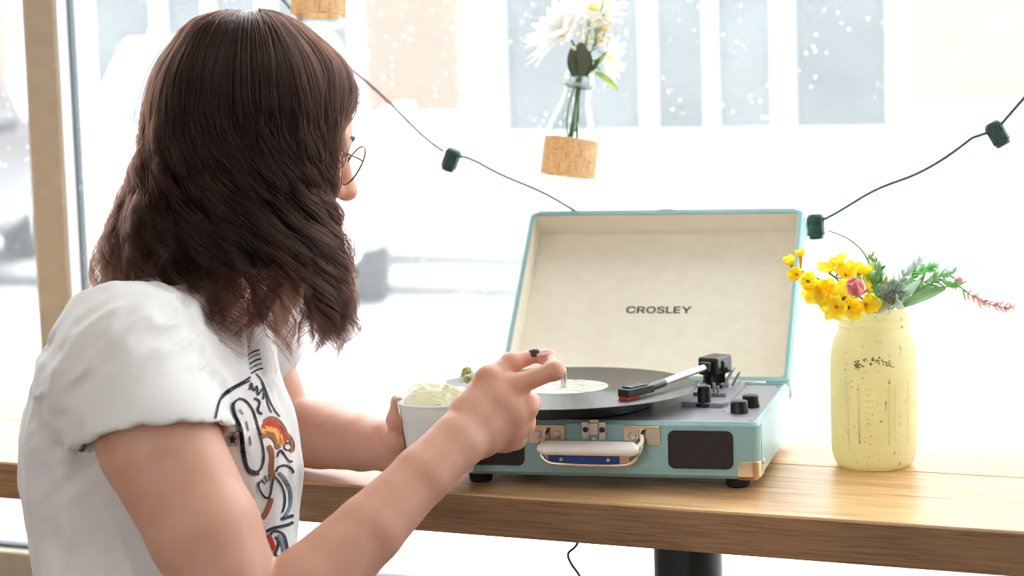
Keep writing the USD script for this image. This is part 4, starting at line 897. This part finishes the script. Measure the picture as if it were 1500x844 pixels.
# ---- the print on the shirt's chest, laid on the cloth as flat ink
from scipy.interpolate import RegularGridInterpolator
_u = RegularGridInterpolator(sh.g, U, bounds_error=False, fill_value=.05)
def on_shirt(px):
    """the points of the cloth's outer face, a hair's breadth proud, under pixels of the chest"""
    px = np.asarray(px, float); d = np.array([at(x, y, 1.0) - EYE for x, y in px]); t = np.full(len(px), 1.94)
    for _ in range(90):
        v = _u(EYE + d * t[:, None]); t = np.where(v > .0011, t + np.clip(v * .6, .0004, .012), t)
    return EYE + d * t[:, None]
def ink(name, poly, m, label=None):
    ms = []
    for p in getattr(poly, 'geoms', [poly]):
        v, f = trimesh.creation.triangulate_polygon(p, engine='earcut'); q = trimesh.Trimesh(np.c_[v, np.zeros(len(v))], f, process=False)
        ms.append(q.subdivide_to_size(5.0, max_iter=12))
    q = cat(ms); w_ = on_shirt(q.vertices[:, :2])
    f = q.faces; e = np.linalg.norm(w_[f] - w_[np.roll(f, 1, 1)], axis=2).max(1); f = f[e < .09]
    obj(name, trimesh.Trimesh(w_, f, process=False), m, shirt, smooth=False, label=label)
navy = mat('ink_navy', lin((44, 52, 64)), .8); greyi = mat('ink_grey', lin((120, 132, 142)), .8); redi = mat('ink_red', lin((206, 52, 44)), .8); browni = mat('ink_brown', lin((158, 92, 62)), .8); yeli = mat('ink_yellow', lin((240, 186, 84)), .8)
def stroke(pts, w, closed=False):
    p = spline(pts + ([pts[0]] if closed else []), 40) if len(pts) > 2 else np.array(pts); return sg.LineString(p).buffer(w * .74)
def band_(pts, w): return stroke(pts, w)
ink('print_frame', stroke([(316, 612), (319, 598), (326, 580), (342, 567), (366, 553)], 2.2).union(stroke([(323, 586), (334, 576), (350, 566), (366, 558)], 1.6)), navy)
for k, y in enumerate((514, 520, 527, 534, 541)): ink('print_bar', stroke([(364 + k * 1.2, y + 6), (372 + k * 1.2, y + 1), (379 + k * 1.3, y - 1)], 1.8), navy if k % 2 == 0 else greyi)
ink('print_letter', stroke([(366, 570), (369, 563), (372, 572), (376, 566), (378, 578), (383, 572), (386, 584)], 2.0).union(stroke([(374, 584), (380, 592), (378, 600), (383, 606)], 2.4)).union(stroke([(383, 560), (388, 572), (392, 588), (398, 604)], 1.2)).union(stroke([(376, 548), (384, 558), (392, 578), (402, 600), (410, 610)], 1.3)), navy)
bub = [(345, 588), (341, 596), (346, 610), (354, 628), (357, 652), (360, 674), (367, 689), (378, 691), (385, 681), (386, 661), (382, 640), (375, 614), (365, 592), (353, 584)]
ink('print_bubble', stroke(bub, 2.2, True), navy)
ink('print_bubble', stroke([(342, 592), (343, 604), (351, 624), (354, 650), (358, 676), (366, 692), (378, 694)], 3.4), navy)
ink('print_bubble', stroke([(352, 600), (356, 606)], 1.4).union(stroke([(361, 618), (364, 630)], 1.6)).union(stroke([(366, 640), (368, 652)], 1.4)), greyi)
ang_ = np.arange(10) * math.pi / 5 - math.pi / 2; star = sg.Polygon([(341 + (8.5 if k % 2 == 0 else 4.2) * .85 * math.cos(a), 644 + (8.5 if k % 2 == 0 else 4.2) * math.sin(a)) for k, a in enumerate(ang_)])
ink('print_star', star, navy, 'black star')
ink('print_star', star.buffer(2.8).difference(star.buffer(1.5)), greyi)
for k, (m, w_) in enumerate(((browni, 5.5), (redi, 6.5), (yeli, 6.5), (browni, 6))):
    o = k * 7.0; ink('print_rainbow_band', stroke([(390 - .2 * o, 617 + o * 1.0), (400 - .25 * o, 614 + o * 1.05), (410 - .35 * o, 621 + o * .95), (417 - .5 * o, 632 + o * .75), (419 - .55 * o, 642 + o * .55)], w_), m)
ink('print_swirl', stroke([(416, 634), (424, 640), (429, 650), (428, 660)], 4), browni)
ink('print_ring', sg.Point(422, 654).buffer(6.5).difference(sg.Point(422, 654).buffer(4.4)), navy)
ink('print_swirl', stroke([(395, 655), (399, 668), (398, 684), (401, 698)], 4.5), browni)
ink('print_swirl', stroke([(407, 668), (412, 660), (418, 668), (428, 676)], 1.8).union(stroke([(405, 690), (414, 682), (424, 684), (430, 692)], 2.0)), navy)
ink('print_swirl', stroke([(410, 694), (420, 706), (426, 724), (424, 744), (418, 756)], 3.4), greyi)
ink('print_swirl', stroke([(404, 700), (414, 714), (418, 732), (414, 750)], 1.8).union(stroke([(381, 706), (383, 722), (392, 730), (398, 716), (402, 700)], 2.0)).union(stroke([(383, 703), (388, 709)], 1.4)).union(stroke([(388, 698), (391, 706)], 1.4)).union(stroke([(394, 696), (395, 704)], 1.4)), navy)
ink('print_swirl', stroke([(397, 733), (393, 745), (386, 758)], 5.0), browni)
ink('print_bar', stroke([(392, 778), (404, 773), (418, 770), (428, 766)], 3.2).union(stroke([(414, 760), (428, 756)], 3.5)), navy)
ink('print_swirl', stroke([(396, 784), (404, 778), (414, 782), (420, 796), (424, 810)], 2.4).union(stroke([(404, 788), (408, 800), (404, 812), (412, 818)], 2.4)), navy)
ink('print_swirl', stroke([(408, 786), (414, 796), (416, 808)], 3.6), greyi)
ink('print_dot', stroke([(394, 786), (398, 794), (401, 804)], 4.5), redi)

# ---- jeans, shoes and the stool
HIP = at(266, 1190, 2.16)
def leg(s):
    hip = HIP + LT * s * .085 - E3 * .02; knee = hip + FC * .42 + LT * s * .05 + E3 * (.475 - hip[2]); foot = knee + FC * (-.05) + LT * s * .01; foot[2] = .075
    return hip, knee, foot
je = Field(*[np.arange(a, b, .008) for a, b in ((-1.55, -.62), (1.45, 2.2), (.03, .62))])
r, P = je.sub((-1.55, 1.45, .47), (-.62, 2.2, .62)); je.put(np.maximum(torso_d(P, .004), .45 - P[..., 2]), r, .02)
legs = [leg(-1), leg(1)]
for h, k, f in legs: je.chain([(h, .088), (h * .4 + k * .6, .078), (k, .062), (k * .5 + f * .5, .056), (f + E3 * .02, .046)], .03)
je.ell(HIP - E3 * .0 - FC * .02, np.stack([FC, LT, E3], 1), (.13, .175, .09), .03)
je.F[:] = np.maximum(je.F, np.broadcast_to(je.g[2] - .575, je.F.shape))
jm_ = je.mesh(); smooth_mesh(jm_, 4); obj('jeans', jm_, denim, person, smooth=True)
shoe_m = mat('shoe_canvas', (.6, .58, .55), .8); sole_m = mat('shoe_sole', (.75, .74, .72), .6)
for h, k, f in legs:
    R = np.stack([FC, LT, E3], 1); b = f.copy(); b[2] = 0
    up_ = tm(m3.Manifold.batch_hull([m3.Manifold.sphere(r, 24).translate(p) for r, p in ((.036, (-.045, 0, .058)), (.038, (-.01, 0, .07)), (.036, (.07, .004, .052)), (.03, (.125, .004, .044)))]))
    w_ = obj('shoe', place(up_, R, b), shoe_m, person)
    obj('sole', place(ext(sg.LineString([(-.045, 0), (.05, .003), (.125, .004)]).buffer(.042), .02, 0), R, b), sole_m, w_)
st = thing('bar_stool', 'round wooden stool the woman sits on', 'stool', (HIP[0], HIP[1], 0), 12)
zs_ = float(jm_.vertices[np.linalg.norm(jm_.vertices[:, :2] - HIP[:2], axis=1) < .1][:, 2].min())
obj('seat', cyl(.19, .035, (0, 0, zs_ - .035), 48, ch=.008), wood_top, st)
for k in range(4):
    a = math.pi / 4 + k * math.pi / 2; obj('leg', tube([(.125 * math.cos(a), .125 * math.sin(a), zs_ - .034), (.19 * math.cos(a), .19 * math.sin(a), 0)], [.017, .013], 14), black_metal, st)
obj('ring', T(trimesh.creation.torus(.166, .008, 48, 10), (0, 0, .16)), black_metal, st)
# ---- hair: an under-layer and thousands of strands gathered in wavy locks
KX = at(372, 172, 2.215)
HZ = np.array([.113, .102, .08, .047, .015, -.02, -.05, -.07, -.10, -.14, -.17, -.21, -.245])[::-1]
HD = np.radians([0, 25, 60, 115, 160, 180])
HT = np.array([[.0, .045, .075, .104, .117, .112, .10, .095, .095, .098, .10, .10, .09],
               [.0, .042, .071, .1015, .1145, .106, .096, .091, .092, .096, .10, .10, .09],
               [.0, .042, .070, .097, .108, .105, .097, .091, .095, .105, .113, .117, .098],
               [.0, .048, .074, .094, .103, .107, .112, .116, .122, .132, .140, .146, .14],
               [.0, .062, .083, .105, .115, .121, .129, .136, .152, .169, .176, .178, .17],
               [.0, .062, .083, .105, .115, .121, .129, .136, .152, .169, .176, .178, .17]])[:, ::-1]
from scipy.interpolate import RegularGridInterpolator
from scipy.interpolate import PchipInterpolator
ZF = np.r_[np.linspace(HZ[0], .06, 50), np.linspace(.062, HZ[-1], 40)]
HF2 = np.sqrt(np.maximum(PchipInterpolator(HZ, HT ** 2, axis=1)(ZF), 0))          # squared radii: the crown stays round
_hr = RegularGridInterpolator((HD, ZF), HF2, bounds_error=False, fill_value=None)
TF = math.radians(25)
def hair_R(th, z):
    d = np.abs((th - TF + np.pi) % (2 * np.pi) - np.pi)
    return np.maximum(_hr(np.stack([d, np.clip(z, HZ[0], HZ[-1])], -1)), .0) * .985
def hair_P(th, z, f=1.0):
    R = hair_R(th, z) * f
    return KX + R[..., None] * (np.cos(th)[..., None] * E1 + np.sin(th)[..., None] * E2) + z[..., None] * E3
def hair_end(th):
    """where the locks end, by azimuth (0 the lens's right, 270 towards the lens)"""
    d = np.degrees(th) % 360
    return np.interp(d, [0, 60, 120, 180, 215, 240, 270, 300, 325, 345, 360], [-.235, -.235, -.20, -.165, -.172, -.20, -.207, -.212, -.222, -.238, -.235])
rh = np.random.default_rng(21)
curves, wid = [], []
NP = 22
tt = np.linspace(0, 1, NP)
def lock(th0, z0, th1, zend, f, n, spread, wave, phase, amp, thin):
    z = z0 + (zend - z0) * tt ** 1.45
    sm_ = np.clip((z0 - z) / (z0 + .05), 0, 1) ** .8
    th = th0 + (th1 - th0) * (3 * sm_ ** 2 - 2 * sm_ ** 3)
    low = np.clip((.03 - z) / .13, 0, 1)
    arc = (z0 - z)
    for k in range(n):
        o = rh.normal(0, 1, 3); sp_ = spread * (1 - .88 * tt ** 1.6) * (.55 + .6 * np.clip(arc / .1, 0, 1)); e = rh.normal(0, .006)
        zz = z + e * tt
        Rk = hair_R(th, zz)
        thk = th + (sp_ * o[0] + low * amp * np.sin(2 * np.pi * arc / wave + phase + .16 * o[1])) / np.maximum(Rk, .045)
        fk = f + rh.normal(0, .006) + (sp_ * o[1] * .35 + low * amp * .75 * np.sin(2 * np.pi * arc / wave + phase + 1.3 + .16 * o[1])) / np.maximum(Rk, .05)
        P = hair_P(thk, zz, np.minimum(fk, 1.10))
        P[:, 2] += sp_ * o[2] * .2
        curves.append(P); wid.append(thin * (1 - .7 * tt ** 3) * rh.uniform(.8, 1.2))
def side_azimuth(th):
    """locks that start over the face slide to its sides"""
    d = (th - TF + np.pi) % (2 * np.pi) - np.pi; a = abs(d); s = -1 if d < 0 else 1
    lim = math.radians(58)
    return TF + s * (lim + (a / lim) * math.radians(10)) if a < lim else TF + s * max(a, math.radians(64) + (a - lim) * .6)
NL = 360
for i in range(NL):
    th0 = 2 * math.pi * (i * .61803 % 1); q = rh.random()
    z0 = .111 - .055 * q ** 1.6
    th1 = th0 + (side_azimuth(th0) - th0 + math.pi) % (2 * math.pi) - math.pi + rh.normal(0, .05)
    f = .90 + .10 * rh.random() if i % 3 else .80 + .1 * rh.random()
    ze = hair_end(np.array(th1)) + rh.normal(0, .015) + (.02 * rh.random() if f < .9 else 0)
    lock(th0, z0, th1, float(ze), f, 28, .0070, rh.uniform(.07, .095), 4.0 * th1 + rh.normal(0, 1.1), rh.uniform(.010, .023), .00052)
# loose flyaway hairs
for i in range(110):
    th0 = rh.uniform(0, 2 * math.pi); th1 = th0 + (side_azimuth(th0) - th0 + math.pi) % (2 * math.pi) - math.pi
    lock(th0, .111 - .05 * rh.random(), th1, float(hair_end(np.array(th1))) + rh.normal(0, .03), 1.03 + .05 * rh.random(), 1, .004, rh.uniform(.05, .1), rh.uniform(0, 6.28), .012, .00022)
pts = np.vstack(curves).astype(np.float32)
bc = UsdGeom.BasisCurves.Define(stage, _path('hair', person))
bc.CreateTypeAttr('linear'); bc.CreatePointsAttr(Vt.Vec3fArray.FromNumpy(pts)); bc.CreateCurveVertexCountsAttr(Vt.IntArray.FromNumpy(np.full(len(curves), NP, np.int32)))
bc.CreateWidthsAttr(Vt.FloatArray.FromNumpy(np.concatenate(wid).astype(np.float32))); bc.SetWidthsInterpolation('vertex')
UsdShade.MaterialBindingAPI.Apply(bc.GetPrim()).Bind(hair_m)
# under-layer: a closed sheet just below the strands, open over the face
nt, nz = 120, 46
ths = np.linspace(0, 2 * np.pi, nt, endpoint=False)
V, okc = [], []
for L in (0, 1):
    for j in range(nz):
        for a in ths:
            d = abs((a - TF + np.pi) % (2 * np.pi) - np.pi)
            ze = float(hair_end(np.array(a))) + .060
            if d < math.radians(54): ze = .062 - .035 * (d / math.radians(54)) ** 2
            z = .108 + (ze - .108) * (j / (nz - 1))
            wv = .010 * math.sin(a * 19 + 2.2 * math.sin(a * 5)) * min(1, max(0, (.04 - z) / .12))
            V.append((a, z, (.85 if L == 0 else .77) + wv / .1 * .35))
V = np.array(V); VP = hair_P(V[:, 0], V[:, 1], V[:, 2])
Fh = []
def vid(L, j, i): return L * nt * nz + j * nt + i % nt
for j in range(nz - 1):
    for i in range(nt):
        Fh += [[vid(0, j, i), vid(0, j + 1, i), vid(0, j + 1, i + 1)], [vid(0, j, i), vid(0, j + 1, i + 1), vid(0, j, i + 1)], [vid(1, j, i), vid(1, j + 1, i + 1), vid(1, j + 1, i)], [vid(1, j, i), vid(1, j, i + 1), vid(1, j + 1, i + 1)]]
for i in range(nt):
    Fh += [[vid(0, nz - 1, i), vid(1, nz - 1, i), vid(1, nz - 1, i + 1)], [vid(0, nz - 1, i), vid(1, nz - 1, i + 1), vid(0, nz - 1, i + 1)]]
top = len(VP); VP = np.vstack([VP, KX + E3 * .1085]); Fh += [[top, vid(0, 0, i), vid(0, 0, i + 1)] for i in range(nt)]
obj('hair_underlayer', trimesh.Trimesh(VP, Fh, process=False), hair_base_m, person, smooth=True)
print('strands', len(curves))
# ================================================================== what she holds and wears
# paper cup and the ice cream in it
CB, CT_ = at(648, 690, 2.29), at(650, 584, 2.29)
ch_ = CT_[2] - CB[2]; CB = np.array([CB[0], CB[1], CT_[2] - ch_])
paper = leafy('cup_paper', (.86, .85, .83), .25, .55)
cup = thing('paper_cup', 'white paper ice cream cup held in her left hand', 'cup', CB)
rb_, rt_ = .0335, .0455
obj('wall', lathe([(0, .004), (rb_ - .0022, .004), (rb_ - .0016, .0), (rb_, .0), (rt_, ch_), (rt_ - .0009, ch_), (rb_ - .0009, .0045), (0, .0045)], 72), paper, cup, smooth=40)
rim_ = trimesh.creation.torus(rt_ + .0003, .0016, 72, 10)
obj('rim', T(rim_, (0, 0, ch_ - .0006)), paper, cup)
obj('seam', tube([(rb_ * math.cos(2.2), rb_ * math.sin(2.2), .002), (rt_ * math.cos(2.2), rt_ * math.sin(2.2), ch_ - .002)], .0006, 6), paper, cup)
ice_m = usdkit.material(stage, f'{LOOKS}/ice_cream', {'tc': ('texture_coordinate', {}), 'n': ('noise_texture', {'scale': 60.0, 'detail': 4}), 'r': ('rgb_ramp', {'ramp': [(.35, lin((246, 243, 216))), (.6, lin((238, 236, 192))), (.75, lin((222, 222, 156)))]}), 'b': ('bump', {'strength': .5, 'distance': .002}), 'p': ('principled_bsdf', {'roughness': .4, 'subsurface_weight': .4, 'subsurface_scale': .008, 'subsurface_radius': (1, .9, .6)})},
    [('tc.object', 'n.vector'), ('n.fac', 'r.fac'), ('r.color', 'p.base_color'), ('n.fac', 'b.height'), ('b.normal', 'p.normal')], surface='p.BSDF')
def scoop(c, rad, seed, label):
    m = trimesh.creation.icosphere(5, 1.0); v = np.array(m.vertices); n = meshkit.fbm(v * 3.5 + seed, 4, seed) - .5; rg = 1 - np.abs(2 * meshkit.fbm(v * [4, 4, 9] + seed, 3, seed + 3) - 1)
    m.vertices = v * (1 + .16 * n + .10 * rg)[:, None] * rad; obj('ice_cream', T(m, c), ice_m, thing_ice, smooth=True, label=label)
thing_ice = thing('ice_cream', 'pale green scoops of pistachio ice cream in the white paper cup', 'ice cream', CB)
scoop((-.008, -.006, ch_ - .004), (.0265, .0265, .0255), 3, None); scoop((.014, .010, ch_ - .010), (.021, .021, .022), 7, None)
obj('fill', lathe([(0, ch_ - .022), (.0395, ch_ - .022), (.041, ch_ - .010), (.030, ch_ - .006), (0, ch_ - .004)], 48), ice_m, thing_ice)
# spoon: pinched between thumb and finger, bowl over the cup
TIP = at(676, 553, 2.262); GR = HAND_R['t'][3][0] * .5 + HAND_R['i'][3][0] * .5
spoon_m = usdkit.material(stage, f'{LOOKS}/spoon_plastic', {'p': ('principled_bsdf', {'base_color': (.82, .84, .85), 'roughness': .25}), 't': ('translucent_bsdf', {'color': (.85, .87, .88)}), 'm': ('mix_closure', {'fac': .4})}, [('p.BSDF', 'm.closure1'), ('t.BSDF', 'm.closure2')], surface='m.closure')
sp_ = thing('spoon', 'small white plastic spoon pinched in her right hand', 'spoon')
dS = TIP - GR; L_ = np.linalg.norm(dS); dS /= L_; END = GR - dS * .018
zS = E3 - dS * (E3 @ dS); zS /= np.linalg.norm(zS); RS = np.stack([dS, np.cross(zS, dS), zS], 1)
hp_ = np.linspace(0, 1, 14)
prof_s = sg.Polygon([(u * (L_ + .004), w) for u, w in zip(hp_, .0040 - .0012 * hp_)] + [(u * (L_ + .004), -w) for u, w in zip(hp_[::-1], (.0040 - .0012 * hp_)[::-1])])
obj('handle', place(ext(prof_s, .0018, -.0009), RS, END), spoon_m, sp_)
bw = trimesh.creation.icosphere(4, 1.0); bv = np.array(bw.vertices); bv = bv * [.0175, .0120, .0065]; top_ = bv[:, 2] > 0; bv[top_, 2] *= -.55; bw.vertices = bv
obj('bowl', place(bw, RS, END + dS * (L_ + .018 + .010)), spoon_m, sp_, smooth=40)
crumb = thing('ice_cream_bite', 'small bite of nutty green ice cream on the spoon', 'ice cream')
m = trimesh.creation.icosphere(4, 1.0); v = np.array(m.vertices); m.vertices = v * (1 + .5 * (meshkit.fbm(v * 5, 3, 2) - .5))[:, None] * [.0062, .0062, .0085]
obj('bite', T(m, at(684, 549, 2.262)), mat('pistachio_bite', lin((206, 204, 132)), .6, color2=lin((150, 146, 70)), scale=300), crumb, smooth=True)
# nails
nail_m = mat('nail_polish', lin((62, 38, 42)), .22)
bare_nail = mat('bare_nail', lin((240, 205, 192)), .3)
def nail(p0, p1, out, w, m, r):
    d = p1 - p0; d = d / np.linalg.norm(d); o = out - d * (out @ d); o /= np.linalg.norm(o); R = np.stack([d, np.cross(o, d), o], 1)
    n_ = trimesh.creation.icosphere(3, 1.0); n_.apply_scale([w * 1.35, w, w * .35]); obj('nail', place(n_, R, p1 - d * .001 + o * (r - w * .18)), m, person, smooth=True, label='dark polished nail' if m is nail_m else None)
nail(HAND_R['t'][2][0], HAND_R['t'][3][0], -E2 * .62 + E3 * .72 + E1 * .1, .0052, nail_m, .0066)
nail(HAND_R['i'][2][0], HAND_R['i'][3][0], E3 * .9 - E2 * .1, .0046, nail_m, .0062)
nail(HAND_L['t'][2][0], HAND_L['t'][3][0], -E1 * .5 + E2 * .85, .0052, nail_m, .0070)
for q in 'imr': nail(HAND_L[q][2][0], HAND_L[q][3][0], E2 * .9 + E1 * .3, .0046, nail_m, HAND_L[q][3][1] * .95)
# eyes, brows, lips
eye_w = mat('eye_white', (.8, .78, .76), .15); iris_m = mat('iris', lin((70, 48, 30)), .1); lip_m = mat('lips', lin((196, 112, 106)), .4)
for s in (-1, 1):
    e = obj('eye', sphere(.0118, hd_(.0785, s * .031, -.016), 3), eye_w, person, smooth=True)
    obj('iris', place(sphere(.0062, (0, 0, 0), 2, (1, 1, .35)), frame_of(HF * .96 - HU * .3), hd_(.0785, s * .031, -.016) + (HF * .96 - HU * .3) * .0102), iris_m, e, smooth=True)
    obj('eyelid', place(T(cyl(.001, .001), (0, 0, 0)), np.eye(3), hd_(.0, 0, 0)) if False else tube(spline([hd_(.083, s * .019, -.013), hd_(.0905, s * .031, -.0085), hd_(.082, s * .043, -.013)], 8), [.0008, .0012, .0016, .0018, .0018, .0016, .0012, .0008], 6), hair_base_m, person)
    obj('eyebrow', tube(spline([hd_(.0925, s * .013, .004), hd_(.0915, s * .030, .010), hd_(.079, s * .049, .006)], 10), np.linspace(.0026, .0012, 10), 6), hair_base_m, person)
obj('lips', cat([place(sphere(1, (0, 0, 0), 3, sc), HR, hd_(*p)) for p, sc in (((.0915, 0, -.0705), (.0078, .020, .0048)), ((.0905, 0, -.0800), (.0080, .0175, .0054)))]), lip_m, person, smooth=True)
# glasses
gold_w = mat('thin_gold', lin((120, 104, 84)), .3, metallic=1.0); lens_m = clear_glass('lens_glass', (.97, .98, .98), .03, .25)
gl = thing('eyeglasses', 'thin round metal framed glasses worn by the woman', 'glasses')
tilt = math.radians(8); GF = math.cos(tilt) * HF - math.sin(tilt) * HU * 1.0; GU = np.cross(GF, HL)
GR_ = np.stack([HL, GU, GF], 1)
for s in (-1, 1):
    c = hd_(.1005, s * .032, -.017); a = np.linspace(0, 2 * np.pi, 41)
    ring = c + (np.cos(a)[:, None] * .0245 * HL + np.sin(a)[:, None] * .0225 * GU)
    obj('rim', tube(ring, .0009, 8, caps=False), gold_w, gl)
    obj('lens', place(T(lathe([(0, -.0005), (.0242, -.0005), (.0242, .0005), (0, .0005)], 40), (0, 0, 0)), GR_ @ np.diag([1, .92, 1]), c), lens_m, gl)
    hx = c + HL * s * .0247 + GU * .006
    obj('temple', tube(spline([hx, hd_(.085, s * .0655, -.010), hd_(.03, s * .0765, -.009), hd_(-.012, s * .080, -.012), hd_(-.03, s * .076, -.035)], 22), .0009, 8), gold_w, gl)
    obj('nose_pad', sphere(.003, c - HL * s * .020 - GU * .004 - GF * .004, 2, (.6, 1, 1)), lens_m, gl)
obj('bridge', tube(spline([hd_(.1005, -.0085, -.010), hd_(.1035, 0, -.005), hd_(.1005, .0085, -.010)], 10), .0009, 8), gold_w, gl)
